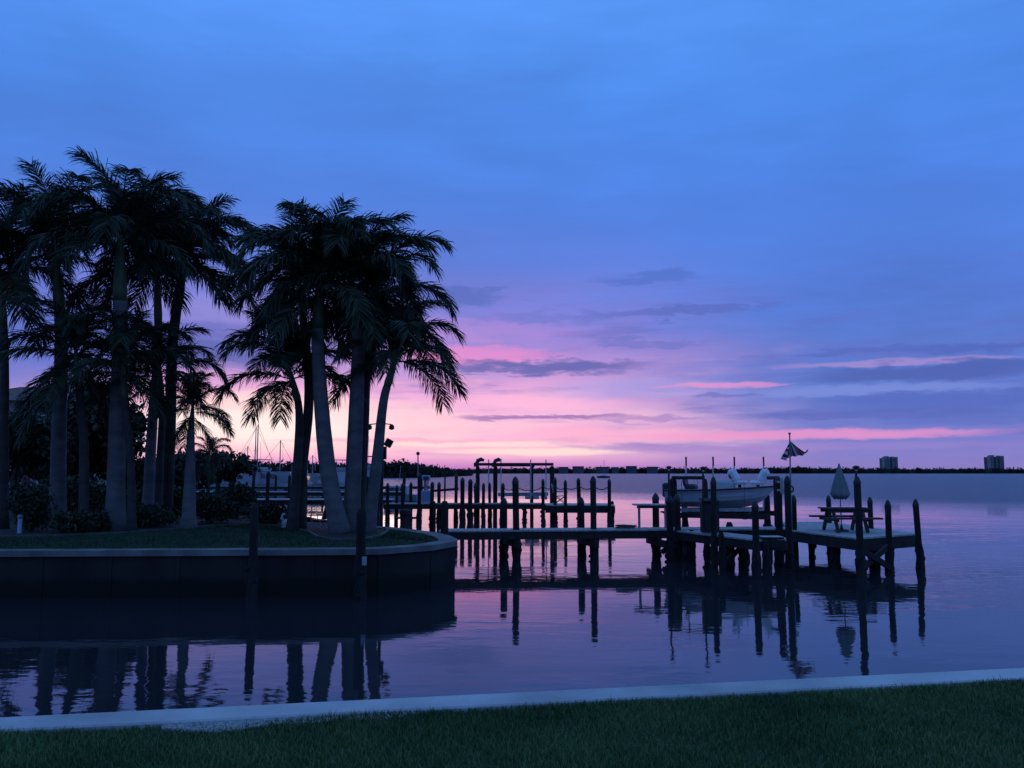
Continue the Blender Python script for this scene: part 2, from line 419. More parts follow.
# grass blades
nr = np.random.default_rng(5)
def blades(name, n, sampler, hmin, hmax, wd, parent=None, keep=None, matn='blade', zfun=None):
    p = sampler(n)
    if keep is not None: p = p[keep(p)]
    n = len(p)
    pat = .5+.5*np.sin(p[:,0]*2.1+1.3*np.sin(p[:,1]*3.3))*np.cos(p[:,1]*2.7+.7*np.sin(p[:,0]*1.7))
    hh = nr.uniform(hmin,hmax,n)*(.65+.6*pat)*nr.choice([.7,1,1,1.1,1.5],n,p=[.3,.3,.25,.13,.02])
    an = nr.uniform(0,2*np.pi,n); la = nr.uniform(0,2*np.pi,n); ln = nr.uniform(.05,.75,n)*hh
    wx, wy = np.cos(an)*wd/2, np.sin(an)*wd/2; lx, ly = np.cos(la)*ln, np.sin(la)*ln
    z = np.zeros(n) if p.shape[1] == 2 else p[:,2]
    v = np.zeros((n,5,3))
    v[:,0] = np.stack([p[:,0]-wx,p[:,1]-wy,z],1); v[:,1] = np.stack([p[:,0]+wx,p[:,1]+wy,z],1)
    v[:,2] = np.stack([p[:,0]-wx*.75+lx*.3,p[:,1]-wy*.75+ly*.3,z+hh*.6],1); v[:,3] = np.stack([p[:,0]+wx*.75+lx*.3,p[:,1]+wy*.75+ly*.3,z+hh*.6],1)
    v[:,4] = np.stack([p[:,0]+lx,p[:,1]+ly,z+hh*.95],1)
    base = (np.arange(n)*5)[:,None]
    t = np.concatenate([base+np.array([0,1,3]),base+np.array([0,3,2]),base+np.array([2,3,4])],1).reshape(-1,3)
    return np_mesh(name, v.reshape(-1,3), t, M[matn], parent)
GA, GB = G(176,730,ZL), G(405,707,ZL)
gsA, gsB = (GA-A).dot(u), (GB-A).dot(u)
def samp_near(n):
    s = nr.uniform(-4.5,14.5,n); t = CW+.01+nr.uniform(0,1,n)**1.25*2.6
    return np.stack([A.x+u.x*s+nrm.x*t, A.y+u.y*s+nrm.y*t, np.full(n,ZL-.03)],1)
def keep_near(p):
    d = p[:,:2]-np.array([A.x,A.y]); s = d@np.array([u.x,u.y]); t = d@np.array([nrm.x,nrm.y])
    edge = CW-.005+.02*np.sin(s*7.0)*np.sin(s*2.9+1)
    a = np.clip((s-gsA)/.5,0,1)*np.clip((gsB-s)/1.1,0,1)
    edge = edge+.14*a*(1-.55*np.clip((s-gsA)/(gsB-gsA),0,1))*(1+.35*np.sin(s*5.3))+.02*np.sin(s*17)*a
    return t > edge
tag(blades('lawn_grass', 310000, samp_near, .024, .062, .0062, keep=keep_near), 'short dark green grass of the near lawn', 'grass', kind='stuff')
# white gravel strip
gv, gt = [], []
oct_v = np.array([(1,0,0),(-1,0,0),(0,1,0),(0,-1,0),(0,0,1),(0,0,-1)],float)
oct_t = np.array([(0,2,4),(2,1,4),(1,3,4),(3,0,4),(2,0,5),(1,2,5),(3,1,5),(0,3,5)])
ns = 3400
for i in range(ns):
    f = min(rnd.random(), rnd.random()*1.25); s = gsA-.1+(gsB-gsA+.2)*f
    t = CW+.012+rnd.random()**1.3*(.05+.11*min(1,f*9)*(1-f)**.6*(1+.35*math.sin(s*5.3))+.02*math.sin(s*13))
    q = NW(s,t,ZL-.02+rnd.uniform(0,.016)); r_ = rnd.uniform(.006,.014)
    rot = np.array(Quaternion((rnd.gauss(0,1),rnd.gauss(0,1),rnd.gauss(0,1),rnd.gauss(0,1))).normalized().to_matrix())
    gv.append((oct_v*np.array([r_*rnd.uniform(.8,1.5),r_,r_*rnd.uniform(.6,.9)]))@rot+np.array(q)); gt.append(oct_t+6*i)
tag(np_mesh('gravel', np.concatenate(gv), np.concatenate(gt), M['pebble']), 'white gravel strewn between near wall and grass', 'gravel', kind='stuff')

# ------------------------------------------------------------------ point of land on the left
ZP = 1.05
front = [(-900,551.3),(-300,551.3),(0,551),(150,550.3),(300,549.6),(378,549),(432,545.2),(456.5,541.2),(457.5,538.8),(450,535.5),(440,533),(418,529.8),(395,527.3),(372,525.6),(340,524)]
fr = [G(x,y,ZP) for x,y in front]
fr2 = [Vector((p.x,p.y,0)) for p in fr]
def offset(path, d):
    out = []
    for i, p in enumerate(path):
        t = (path[min(i+1,len(path)-1)]-path[max(i-1,0)]).normalized()
        out.append(p+Vector((-t.y,t.x,0))*d)
    return out
capw = .50
inn = offset(fr2, capw)
root = thing('seawall', (fr[5].x,fr[5].y,0), 'dark stained sea wall with pale cap around the palm point', 'sea wall')
mb = MB()
rings = []
for p, q in zip(fr2, inn):
    rings.append([Vector((p.x,p.y,ZP-.13)),Vector((p.x,p.y,ZP)),Vector((q.x,q.y,ZP)),Vector((q.x,q.y,ZP-.13))])
mb.loft(rings); mb.build('cap', M['concrete_old'], root)
mb = MB(); rings = []
for p, q in zip(offset(fr2,.07), offset(fr2,.4)):
    rings.append([Vector((p.x,p.y,-1.5)),Vector((p.x,p.y,ZP-.132)),Vector((q.x,q.y,ZP-.132)),Vector((q.x,q.y,-1.5))])
mb.loft(rings)
acc = 0; pth = offset(fr2,.075)
for i in range(1,len(pth)-1):
    a, b_ = pth[i], pth[i+1]; L = (b_-a).length; k = 1.5-acc
    while k < L:
        q = a.lerp(b_,k/L); mb.box((q.x,q.y,.15),(.07,.05,1.5),rz=math.atan2((b_-a).y,(b_-a).x)); k += 1.5
    acc = L-(k-1.5)
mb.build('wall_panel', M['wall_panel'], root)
# ground of the point
inn2 = offset(fr2, capw+.002)
back = [Vector((X(300,31.5),31.5,0)),Vector((X(262,34),34,0)),Vector((X(235,42),42,0)),Vector((X(190,60),60,0)),Vector((X(120,75),75,0)),Vector((-75,80,0)),Vector((inn2[0].x,80,0))]
poly = inn2+back
mb = MB()
mb.add([Vector((p.x,p.y,ZP-.03)) for p in poly]+[Vector((p.x,p.y,-1.2)) for p in poly], [tuple(range(len(poly)))]+[(i,(i+1)%len(poly),(i+1)%len(poly)+len(poly),i+len(poly)) for i in range(len(poly))])
tag(mb.build('point_lawn', M['lawn']), kind='structure')
def inpoly(x, y, pts):
    ins = False; n = len(pts)
    for i in range(n):
        a, b_ = pts[i], pts[(i+1)%n]
        if (a.y > y) != (b_.y > y) and x < (b_.x-a.x)*(y-a.y)/(b_.y-a.y)+a.x: ins = not ins
    return ins
# planting bed with a pale curved edging
bed_px = [(-60,537),(0,536.5),(60,535),(120,532.5),(180,528.5),(215,525.2),(250,523.8),(285,526),(308,531),(318,536.5),(335,539.5),(362,539),(380,535.5),(388,530.5),(385,527)]
bed = [G(x,y,ZP) for x,y in bed_px]
bedp = [Vector((p.x,p.y,0)) for p in bed]+[Vector((X(370,29),29,0)),Vector((X(300,31),31,0)),Vector((X(235,36),36,0)),Vector((X(200,45),45,0)),Vector((-24,45,0)),Vector((bed[0].x-6,30,0))]
mb = MB(); mb.add([Vector((p.x,p.y,ZP-.02)) for p in bedp], [tuple(range(len(bedp)))])
tag(mb.build('planting_bed', M['mulch']), kind='structure')
mb = MB(); rings = []
for p, q in zip(offset(bed,-.04), offset(bed,.04)):
    rings.append([Vector((p.x,p.y,ZP-.06)),Vector((p.x,p.y,ZP+.02)),Vector((q.x,q.y,ZP+.02)),Vector((q.x,q.y,ZP-.06))])
mb.loft(rings)
tag(mb.build('bed_edging', M['edging'], loc=bed[4]), 'low pale curved edging around the palm bed', 'edging')
pp = [(p.x,p.y) for p in inn2]
def samp_pt(n):
    out = []
    while len(out) < n:
        x = rnd.uniform(-14,-1.3); y = rnd.uniform(19.3,31)
        if inpoly(x,y,poly) and not inpoly(x,y,bedp): out.append((x,y,ZP-.03))
    return np.array(out)
tag(blades('point_grass', 26000, samp_pt, .04, .08, .012, matn='dark_blade'), 'mown grass on the palm point behind its wall cap', 'grass', kind='stuff')

# ------------------------------------------------------------------ foliage helpers
def leaf_cloud(n, cen, rad, size, seed, clumps=None, shell=.55, flat=.7):
    g = np.random.default_rng(seed); cl = clumps or max(6, n//55)
    d = g.normal(size=(cl,3)); d /= np.linalg.norm(d,axis=1)[:,None]
    c = d*(shell+(1-shell)*g.random((cl,1)))*g.uniform(.72,1.12,(cl,1))
    idx = g.integers(0,cl,n); spread = g.uniform(.10,.24,cl)[idx][:,None]
    p = (c[idx]+g.normal(size=(n,3))*spread)*np.array(rad)+np.array(cen)
    a = g.normal(size=(n,3)); a[:,2] -= .3; a /= np.linalg.norm(a,axis=1)[:,None]
    b_ = g.normal(size=(n,3)); b_ -= a*(a*b_).sum(1)[:,None]; b_ /= np.linalg.norm(b_,axis=1)[:,None]
    s = size*g.uniform(.6,1.4,(n,1))
    v = np.stack([p-a*s, p+b_*s*.45, p+a*s, p-b_*s*.45],1).reshape(-1,3)
    k = (np.arange(n)*4)[:,None]
    return v, np.concatenate([k+np.array([0,1,2]),k+np.array([0,2,3])],1).reshape(-1,3)
def tree(name, loc, height, crown, nleaf, size, label, cat, seed, group=None, lobes=5):
    """broadleaf tree: trunk with limbs, crown of leaf clumps"""
    root = thing(name, loc, label, cat, group); loc = Vector(loc)
    g = random.Random(seed); mb = MB()
    top = loc+Vector((0,0,height-crown[2]))
    mb.tube([loc-Vector((0,0,.1)), loc.lerp(top,.5)+Vector((g.uniform(-.2,.2),g.uniform(-.2,.2),0)), top], [height*.035,height*.026,height*.016], 8)
    vs, ts, off = [], [], 0
    for i in range(lobes):
        a = 2*math.pi*i/lobes+g.uniform(-.5,.5); rr = g.uniform(.3,.65)
        cc = top+Vector((math.cos(a)*crown[0]*rr, math.sin(a)*crown[1]*rr, g.uniform(-.35,.5)*crown[2]))
        mb.tube([loc.lerp(top,.55), loc.lerp(top,.8).lerp(cc,.4), cc], [height*.018,height*.011,.02], 6)
        v, t = leaf_cloud(nleaf//lobes, cc, [q*g.uniform(.5,.68) for q in crown], size, seed*10+i)
        vs.append(v); ts.append(t+off); off += len(v)
    mb.build('trunk', M['bark'], root)
    np_mesh('crown', np.concatenate(vs)-np.array(loc), np.concatenate(ts), M['leaf'], root)
    return root
def shrub(name, loc, rad, nleaf, size, label, cat, seed, group=None):
    root = thing(name, loc, label, cat, group); loc = Vector(loc); g = random.Random(seed); mb = MB()
    for i in range(6):
        a = g.uniform(0,6.3)
        mb.tube([loc-Vector((0,0,.05)), loc+Vector((math.cos(a)*rad[0]*.3,math.sin(a)*rad[1]*.3,rad[2]*.7)), loc+Vector((math.cos(a)*rad[0]*.6,math.sin(a)*rad[1]*.6,rad[2]*1.5))], [.035,.025,.008], 5)
    mb.build('stem', M['bark'], root)
    v, t = leaf_cloud(nleaf, (0,0,rad[2]), rad, size, seed, shell=.25)
    v[:,2] = np.maximum(v[:,2], .02)
    np_mesh('foliage', v, t, M['shrub_leaf'], root)
    return root

# ------------------------------------------------------------------ palms
def frond_mesh(L, e, droop, seed, leaf=1.02, nl=112):
    """one feather frond in its own frame: x outwards, z up"""
    g = np.random.default_rng(seed); ns_ = 16
    pts = [np.zeros(3)]; angs = []
    bend = g.uniform(-.25,.25)
    for i in range(ns_):
        s = (i+.5)/ns_; th = R(e-droop*(.25*s+.75*s**1.9)); yw = bend*s*s
        d = np.array([math.cos(th)*math.cos(yw), math.cos(th)*math.sin(yw), math.sin(th)])
        angs.append(d); pts.append(pts[-1]+d*L/ns_)
    angs.append(angs[-1]); pts = np.array(pts); angs = np.array(angs)
    vs, ts = [], []
    def at(s):
        q = s*ns_; i = min(int(q), ns_-1); f = q-i
        return pts[i]*(1-f)+pts[i+1]*f, angs[i]*(1-f)+angs[min(i+1,ns_)]*f
    # rachis: three-sided strip
    k = 0
    for i in range(ns_+1):
        d = angs[i]; side = np.cross(d,[0,0,1.]); side /= np.linalg.norm(side)+1e-9; up = np.cross(side,d)
        w_ = .045*(1-.85*i/ns_)
        vs += [pts[i]+side*w_, pts[i]-side*w_, pts[i]-up*w_*1.2]
        if i:
            a, b_ = k-3, k
            for p_, q_ in ((0,1),(1,2),(2,0)):
                ts += [(a+p_,a+q_,b_+q_),(a+p_,b_+q_,b_+p_)]
        k += 3
    for sgn in (1,-1):
        for i in range(nl):
            s = .10+.90*(i+g.uniform(0,1))/nl; s = min(s,.995)
            p, d = at(s); d = d/np.linalg.norm(d)
            side = np.cross(d,[0,0,1.]); side /= np.linalg.norm(side)+1e-9; up = np.cross(side,d)
            ll = leaf*(min(1,.40+2.4*s)*(1-.28*max(0,(s-.6)/.4)**2))*g.uniform(.75,1.15)*(L/3.6)
            roll = g.normal(.10,.30)
            lat = side*sgn*math.cos(roll)+up*math.sin(roll)
            fw = g.uniform(.55,1.0)+.7*s*s*g.uniform(.6,1.2)
            d0 = lat+d*fw+np.array([0,0,-1.])*g.uniform(.0,.22); d0 /= np.linalg.norm(d0)
            wd = .021*(L/3.6)*g.uniform(.8,1.2)
            gr = np.array([0,0,-1.])
            d1 = d0+gr*g.uniform(.15,.42); d1 /= np.linalg.norm(d1)
            d2 = d1+gr*g.uniform(.3,.8); d2 /= np.linalg.norm(d2)
            q0 = p; q1 = q0+d0*ll*.4; q2 = q1+d1*ll*.35; q3 = q2+d2*ll*.3
            wv = np.cross(d0, g.normal(size=3)); wv /= np.linalg.norm(wv)+1e-9; wv = wv*wd
            b0 = len(vs)
            vs += [q0-wv*.6,q0+wv*.6,q1-wv,q1+wv,q2-wv*.8,q2+wv*.8,q3]
            ts += [(b0,b0+1,b0+3),(b0,b0+3,b0+2),(b0+2,b0+3,b0+5),(b0+2,b0+5,b0+4),(b0+4,b0+5,b0+6)]
    me = bpy.data.meshes.new('frond')
    v = np.array(vs,np.float32); t = np.array(ts,np.int32)
    me.vertices.add(len(v)); me.vertices.foreach_set('co', v.ravel()); me.loops.add(t.size); me.loops.foreach_set('vertex_index', t.ravel())
    me.polygons.add(len(t)); me.polygons.foreach_set('loop_start', np.arange(0,t.size,3,dtype=np.int32)); me.polygons.foreach_set('loop_total', np.full(len(t),3,np.int32))
    me.update(calc_edges=True); me.materials.append(M['frond'])
    return me
CLASSES = [(82,70),(76,100),(70,118),(60,122),(48,118),(34,106),(16,88),(-4,66),(-24,46),(-44,30)]
FRONDS = [[frond_mesh(3.6,e,dr,100+10*i+j) for j in range(2)] for i,(e,dr) in enumerate(CLASSES)]
def palm(trunk_px, d, r0, r1, L, label, seed, nf=17, dark=False, lowest=9, tilt=0, azs=None):
    """trunk_px: pixels from the foot to the growing point at distance d"""
    g = random.Random(seed)
    pts = [P(x,y,d) for x,y in trunk_px]
    pts[0].z = ZP-.05; r0 *= .70; r1 *= .80
    root = thing('palm_tree', pts[0], label, 'palm tree', 'palms on the point')
    # smooth path
    path = []
    n = len(pts)
    for i in range(n-1):
        p0, p1, p2, p3 = pts[max(i-1,0)], pts[i], pts[i+1], pts[min(i+2,n-1)]
        for k in range(6):
            t = k/6
            path.append(.5*((2*p1)+(p2-p0)*t+(2*p0-5*p1+4*p2-p3)*t*t+(3*p1-p0-3*p2+p3)*t**3))
    path.append(pts[-1])
    H = path[-1].z-path[0].z
    cs = min(2.1, H*.2)
    tr = [p for p in path if p.z < path[-1].z-cs]
    rad = []
    for p in tr:
        s = (p.z-path[0].z)/H
        rad.append((r0*(1-s)+r1*s)*(1+.05*math.sin(s*5))*(1+.42*math.exp(-s*16)))
    mb = MB(); mb.tube(tr, rad, 14, jit=.015)
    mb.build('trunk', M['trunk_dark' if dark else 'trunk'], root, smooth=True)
    mb = MB(); a = tr[-1]; b_ = path[-1]
    mb.tube([a-(b_-a)*.02, a.lerp(b_,.15), a.lerp(b_,.45), a.lerp(b_,.8), b_+(b_-a)*.12], [r1*.98,r1*1.10,r1*.9,r1*.62,r1*.35], 12)
    mb.build('crownshaft', M['shaft'], root, smooth=True)
    top = path[-1]-root.location
    for i in range(nf):
        f = i/(nf-1); ci = min(9, int(f*(lowest+.99)))
        o = bpy.data.objects.new('frond', FRONDS[ci][g.randrange(2)]); col.objects.link(o); o.parent = root
        o.location = top+Vector((0,0,.1-.45*f))
        a_ = azs[i] if azs and i < len(azs) else i*2.39996+g.uniform(-.35,.35)+seed
        s = L/3.6*g.uniform(.9,1.1)*(1 if ci else .85)
        o.rotation_euler = (g.uniform(-.12,.12), g.uniform(-.10,.10), a_); o.scale = (s,s*(1 if g.random()<.5 else -1),s)
    return root
palm([(3,520),(4,430),(4,340),(-1,262)], 27, .21, .15, 3.1, 'tall thin palm at the far left edge, its trunk cut by the frame', 1, dark=True, lowest=7)
palm([(58,515),(59,430),(61,330),(54,242)], 28, .34, .22, 3.1, 'tall palm with bluish trunk between the clipped hedge and the broadest pale trunk', 2, lowest=7)
palm([(84,520),(84,450),(81,410),(76,352)], 26.0, .20, .14, 2.5, 'short dark trunked palm whose crown hangs below the tall left crowns', 3, dark=True)
palm([(115,524),(117,440),(120,340),(120,236)], 26.5, .37, .25, 3.1, 'tallest palm, with the broadest pale trunk of the left cluster', 4, nf=18, lowest=7)
palm([(147,520),(152,430),(158,340),(157,256)], 29, .25, .16, 3.1, 'slender tall palm just right of the broadest pale trunk', 5, lowest=7)
palm([(166,517),(170,430),(173,340),(185,256)], 30, .27, .22, 3.3, 'tall palm with crown reaching furthest right in the left cluster', 6, dark=True, nf=18, lowest=7)
palm([(189,517),(190,470),(191,430),(193,404)], 27, .30, .11, 1.55, 'small palm with swollen pale foot and drooping fronds left of the boats', 7, nf=14)
palm([(158,516),(160,460),(162,410),(160,366)], 28.2, .18, .12, 2.2, 'medium palm tucked under the tall crowns of the left cluster', 8, dark=True, nf=15, lowest=7)
palm([(132,523),(131,470),(127,420),(122,362)], 25.8, .17, .12, 2.3, 'dark slim palm standing just in front of the broadest pale trunk', 16, dark=True, nf=16, lowest=8)
palm([(208,500),(209,475),(209,455)], 36, .10, .07, 1.1, 'young low palm beside the dark shrub near the boats', 9, nf=12, dark=True)
palm([(292,526),(297,470),(299,410),(290,370)], 26.5, .22, .14, 2.5, 'lower palm leaning left with an arching frond above the sailboat masts', 10, dark=True, nf=17, lowest=7)
palm([(300,526),(302,470),(309,390),(300,285)], 27, .24, .16, 2.95, 'dark palm crossing the lower leaning palm in the central cluster', 11, dark=True, lowest=8)
palm([(340,530),(328,470),(321,400),(318,340),(319,278)], 25.2, .36, .22, 2.95, 'pale palm with strongly curved foot in the central cluster', 12, lowest=8)
palm([(351,529),(354,460),(357,390),(358,330),(350,280)], 25.8, .34, .25, 2.95, 'straight thick grey palm in the middle of the central cluster', 13, lowest=8)
palm([(358,527),(362,460),(365,390),(368,340),(373,292)], 26.6, .26, .18, 2.9, 'palm close behind the straight thick grey palm, crown to its right', 14, dark=True, lowest=8)
palm([(368,529),(376,470),(383,405),(389,380),(398,350)], 25.5, .27, .14, 2.35, 'right hand leaning palm with a frond drooping over the pink sky', 15, nf=18, lowest=7)

# ------------------------------------------------------------------ trees, shrubs and house behind the palms
tree('broadleaf_tree', (X(20,35),35,1.0), 4.3, (2.2,2.0,1.5), 6000, .16, 'dark broadleaf tree in front of the cream house', 'tree', 31)
tree('broadleaf_tree', (X(82,37),37,1.0), 6.0, (2.3,2.2,2.5), 9000, .17, 'dark bushy tree behind the broadest pale palm trunk', 'tree', 32)
tree('broadleaf_tree', (X(158,38),38,1.0), 3.0, (2.2,1.9,1.2), 6500, .14, 'low spreading tree in the gap right of the broadest pale trunk', 'tree', 33)
tree('broadleaf_tree', (X(208,44),44,1.0), 2.9, (2.3,1.8,1.1), 5000, .14, 'low rounded tree between the small palm and the boats', 'tree', 34)
shrub('clipped_hedge', (X(34,25.8),25.8,1.0), (.62,.6,.78), 3200, .07, 'tall dark clipped hedge bush at the left edge', 'hedge', 41)
shrub('round_shrub', (X(78,25.4),25.4,1.0), (.75,.6,.36), 2600, .06, 'low mounded shrub at the foot of the leaning bluish palm', 'shrub', 42)
shrub('round_shrub', (X(102,26.2),26.2,1.0), (.5,.45,.3), 1500, .06, 'low shrub touching the left side of the broadest palm foot', 'shrub', 43)
shrub('round_shrub', (X(238,33),33,1.0), (.85,.7,.66), 3000, .08, 'dark rounded shrub standing against the marina', 'shrub', 44)
shrub('round_shrub', (X(268,29.5),29.5,1.0), (.75,.6,.42), 2400, .07, 'spreading shrub just left of the dark crossing palms', 'shrub', 45)
shrub('round_shrub', (X(150,27.8),27.8,1.0), (1.0,.6,.42), 3600, .06, 'low ground shrub right of the broadest pale palm foot', 'shrub', 46)
shrub('round_shrub', (X(214,30),30,1.0), (1.0,.7,.55), 4200, .07, 'loose low shrub behind the small swollen palm', 'shrub', 47)
shrub('hedge_row', (X(62,32.5),32.5,1.0), (2.6,.5,.78), 9000, .08, 'long low dark hedge in front of the cream house', 'hedge', 48)
shrub('hedge_row', (X(160,33),33,1.0), (2.3,.5,.62), 7000, .08, 'long low hedge behind the slender palm and its dark neighbour', 'hedge', 49)
# house
hx0, hx1, hy = X(-60,48), X(64,48), 48.0
root = thing('house', ((hx0+hx1)/2, hy+4, 1.0), 'cream stucco house half hidden behind palms and trees', 'house')
mb = MB(); mb.box(((hx0+hx1)/2,hy+4,1.0+2.9),(hx1-hx0,8,5.8)); mb.build('wall', M['stucco'], root)
mb = MB(); cxh = (hx0+hx1)/2; w2 = (hx1-hx0)/2+.5
mb.add([(cxh-w2,hy-.5,6.8),(cxh+w2,hy-.5,6.8),(cxh+w2,hy+8.5,6.8),(cxh-w2,hy+8.5,6.8),(cxh-w2*.4,hy+4,8.0),(cxh+w2*.4,hy+4,8.0)],[(0,1,5,4),(1,2,5),(2,3,4,5),(3,0,4),(3,2,1,0)])
mb.build('roof', M['roof'], root)
for wx in (.12,.38,.66,.88):
    for wz in (2.4,5.3):
        xx = hx0+(hx1-hx0)*wx
        mb = MB(); t_ = .09
        for dx,dz,sx_,sz_ in ((0,.7,1.2,t_),(0,-.7,1.2,t_),(-.6,0,t_,1.31),(.6,0,t_,1.31),(0,0,t_*.6,1.31)):
            mb.box((xx+dx,hy-.03,wz+dz),(sx_,.08,sz_))
        fo = mb.build('window', M['white_pvc'], root)
        mb = MB(); mb.box((xx,hy-.012,wz),(1.12,.02,1.32)); mb.build('pane', M['glass'], fo)
mb = MB()
mb.box((cxh+w2*.45,hy-.9,4.0),(4.0,1.8,.16))
mb.build('balcony', M['stucco'], root)
mb = MB()
for i in range(14): mb.box((cxh+w2*.45-1.95+i*.3,hy-1.75,4.5),(.05,.05,.86))
mb.box((cxh+w2*.45,hy-1.75,4.96),(4.0,.07,.07)); mb.build('railing', M['white_pvc'], root)
for sx_ in (-1.8,1.8):
    mb = MB(); mb.box((cxh+w2*.45+sx_,hy-1.7,2.46),(.2,.2,2.92)); mb.build('column', M['white_pvc'], root)

# ------------------------------------------------------------------ piles and docks
def pile(parent, x, y, z1, r=.13, cap=True, z0=-1.6, lean=(0,0), name='pile', growth=True):
    r *= .74*rnd.uniform(.92,1.1); lean = (lean[0]+rnd.gauss(0,.009), lean[1]+rnd.gauss(0,.009)); x -= lean[0]*z1*.5; base = Vector((x,y,0)); mb = MB(); n = 10; zs = [z0,-.5,-.1,.12,.3,.5,.72,.95,1.3]
    zs = [z for z in zs if z < z1-.12]+[z1-.10]
    rings = []
    for z in zs:
        k = 1.34 if z < .6 and growth else (1.12 if z < .8 and growth else 1.0)
        j = .18 if (z < .75 and growth) else .02
        cxy = Vector((x+lean[0]*z, y+lean[1]*z, z))
        rings.append([cxy+Vector((math.cos(2*math.pi*i/n),math.sin(2*math.pi*i/n),0))*r*k*(1+rnd.uniform(-j,j)*1.2)+Vector((0,0,rnd.uniform(-.04,.04) if z < .7 and z > z0 else 0)) for i in range(n)])
    mb.loft(rings)
    if not cap:
        c_ = Vector((x+lean[0]*z1,y+lean[1]*z1,z1)); mb.loft([rings[-1],[c_+Vector((math.cos(2*math.pi*i/n),math.sin(2*math.pi*i/n),0))*r*.6 for i in range(n)]],False,True)
    if growth:                                             # barnacle and oyster clumps at the tide line
        for i in range(9):
            a = rnd.uniform(0,6.28); z = rnd.uniform(-.1,.72)
            mb.ball((x+lean[0]*z+math.cos(a)*r*1.3,y+lean[1]*z+math.sin(a)*r*1.3,z),(rnd.uniform(.03,.065),rnd.uniform(.03,.065),rnd.uniform(.04,.09)),6,4)
    o = mb.build(name, M['pile'], parent, loc=base)
    if cap:
        mb = MB(); c_ = Vector((x+lean[0]*z1,y+lean[1]*z1,z1))
        def rg(z,k): return [c_+Vector((math.cos(2*math.pi*i/n)*r*k,math.sin(2*math.pi*i/n)*r*k,z)) for i in range(n)]
        mb.loft([rg(-.16,1.07),rg(-.09,1.07),rg(.02,.62),rg(.07,.12)])
        mb.build('pile_cap', M['cap'], o)
    return o
def decking(parent, a0, a1, b0, b1, z, n=None, th=.045, name='decking'):
    """planks running from edge a0-a1 across to edge b0-b1"""
    a0,a1,b0,b1 = [Vector((p[0],p[1],0)) for p in (a0,a1,b0,b1)]
    L = ((a1-a0).length+(b1-b0).length)/2; n = n or max(3,int(L/.15)); mb = MB()
    for i in range(n):
        s, e = i/n+.04/n, (i+1)/n-.04/n; dz = rnd.uniform(-.004,.004); ov = rnd.uniform(0,.025)
        p, q, r_, t_ = a0.lerp(a1,s), a0.lerp(a1,e), b0.lerp(b1,e), b0.lerp(b1,s)
        dd = (p-t_).normalized()*ov; p = p+dd; q = q+dd
        vs = [Vector((v.x,v.y,z+dz-th)) for v in (p,q,r_,t_)]+[Vector((v.x,v.y,z+dz)) for v in (p,q,r_,t_)]
        mb.add(vs, [(3,2,1,0),(4,5,6,7),(0,1,5,4),(1,2,6,5),(2,3,7,6),(3,0,4,7)])
    return mb.build(name, M['deck'], parent)
def beam(parent, a, b_, w_, h_, name='beam', m='timber'):
    a, b_ = Vector(a), Vector(b_); d = b_-a; mb = MB()
    rz = math.atan2(d.y,d.x); ry = -math.asin(max(-1,min(1,d.z/d.length)))
    mb.box((a+b_)/2,(d.length,w_,h_),rz=rz,ry=ry)
    return mb.build(name, M[m], parent)
ZD = .95
def pz(py, d): return P(512,py,d).z

# long walkway from the point to the right hand dock
Ya, Yb = 27.6, 28.9
root = thing('walkway_dock', (X(520,28),28,ZD), 'long narrow timber walkway from the palm point to the boat dock', 'dock')
xa, xb = X(438,26.9), X(796,28.6)
wA0, wA1 = (xa,27.2), (xb,28.3); wB0, wB1 = (xa,28.3), (xb,29.45)
decking(root, wA0, wA1, wB0, wB1, ZD)
for o_, dy in ((0,.06),(1,1.02)):
    beam(root, (wA0[0],wA0[1]+dy,ZD-.17),(wA1[0],wA1[1]+dy,ZD-.17),.06,.24,'stringer')
beam(root, ((wA0[0]+wB0[0])/2,27.75,ZD-.15),((wA1[0]+wB1[0])/2,28.9,ZD-.15),.06,.2,'stringer')
for px, d, py in ((433,28.3,501),(445,26.4,501),(504,28.9,499.5),(516,27.7,478.5),(581,29.0,499),(593,28.0,478),(655,29.3,495),(728,29.5,522),(742,28.0,530.5)):
    pile(root, X(px,d), d, pz(py,d), .15 if py > 490 else .135, cap=py < 500)
for pa, pb in ((504,516),(581,593),(650,660)):
    mb = MB()
    xa_, xb_ = X(pa,28.9), X(pb,27.4)
    beam(root,(xa_-.1,29.1,ZD-.42),(xb_+.1,27.1,ZD-.42),.09,.22,'cross_beam')
# rope heap and bench table
mb = MB(); q = Vector((X(625,28.2),28.2,ZD)); pts = []
for i in range(90):
    a = i*.42; rr = .17+.05*math.sin(i*.31)+.03*rnd.random()
    pts.append(q+Vector((math.cos(a)*rr*1.5,math.sin(a)*rr,.02+.0011*i+.01*rnd.random())))
mb.tube(pts,.017,6)
tag(mb.build('rope_coil', M['rope'], loc=q), 'heap of dark rope lying on the walkway', 'rope')
d = 28.6; t0, t1 = X(632.5,d), X(668,d); zt = 1.72
root = thing('work_table', ((t0+t1)/2,d,ZD), 'narrow pale topped work table on thin legs at the walkway end', 'table')
mb = MB(); mb.box(((t0+t1)/2,d,zt),(t1-t0,.55,.05),bev=.01); mb.build('tabletop', M['deck'], root)
mb = MB(); mb.box(((t0+t1)/2,d-.2,zt-.07),(t1-t0-.2,.04,.085)); mb.build('apron', M['timber'], root)
for xx in (t0+.2,t1-.12):
    for yy_ in (-.2,.2):
        mb = MB(); mb.tube([(xx+yy_*.25,d+yy_,ZD),(xx+yy_*.25,d+yy_,zt-.03)],.022,8); mb.build('leg', M['metal'], root)

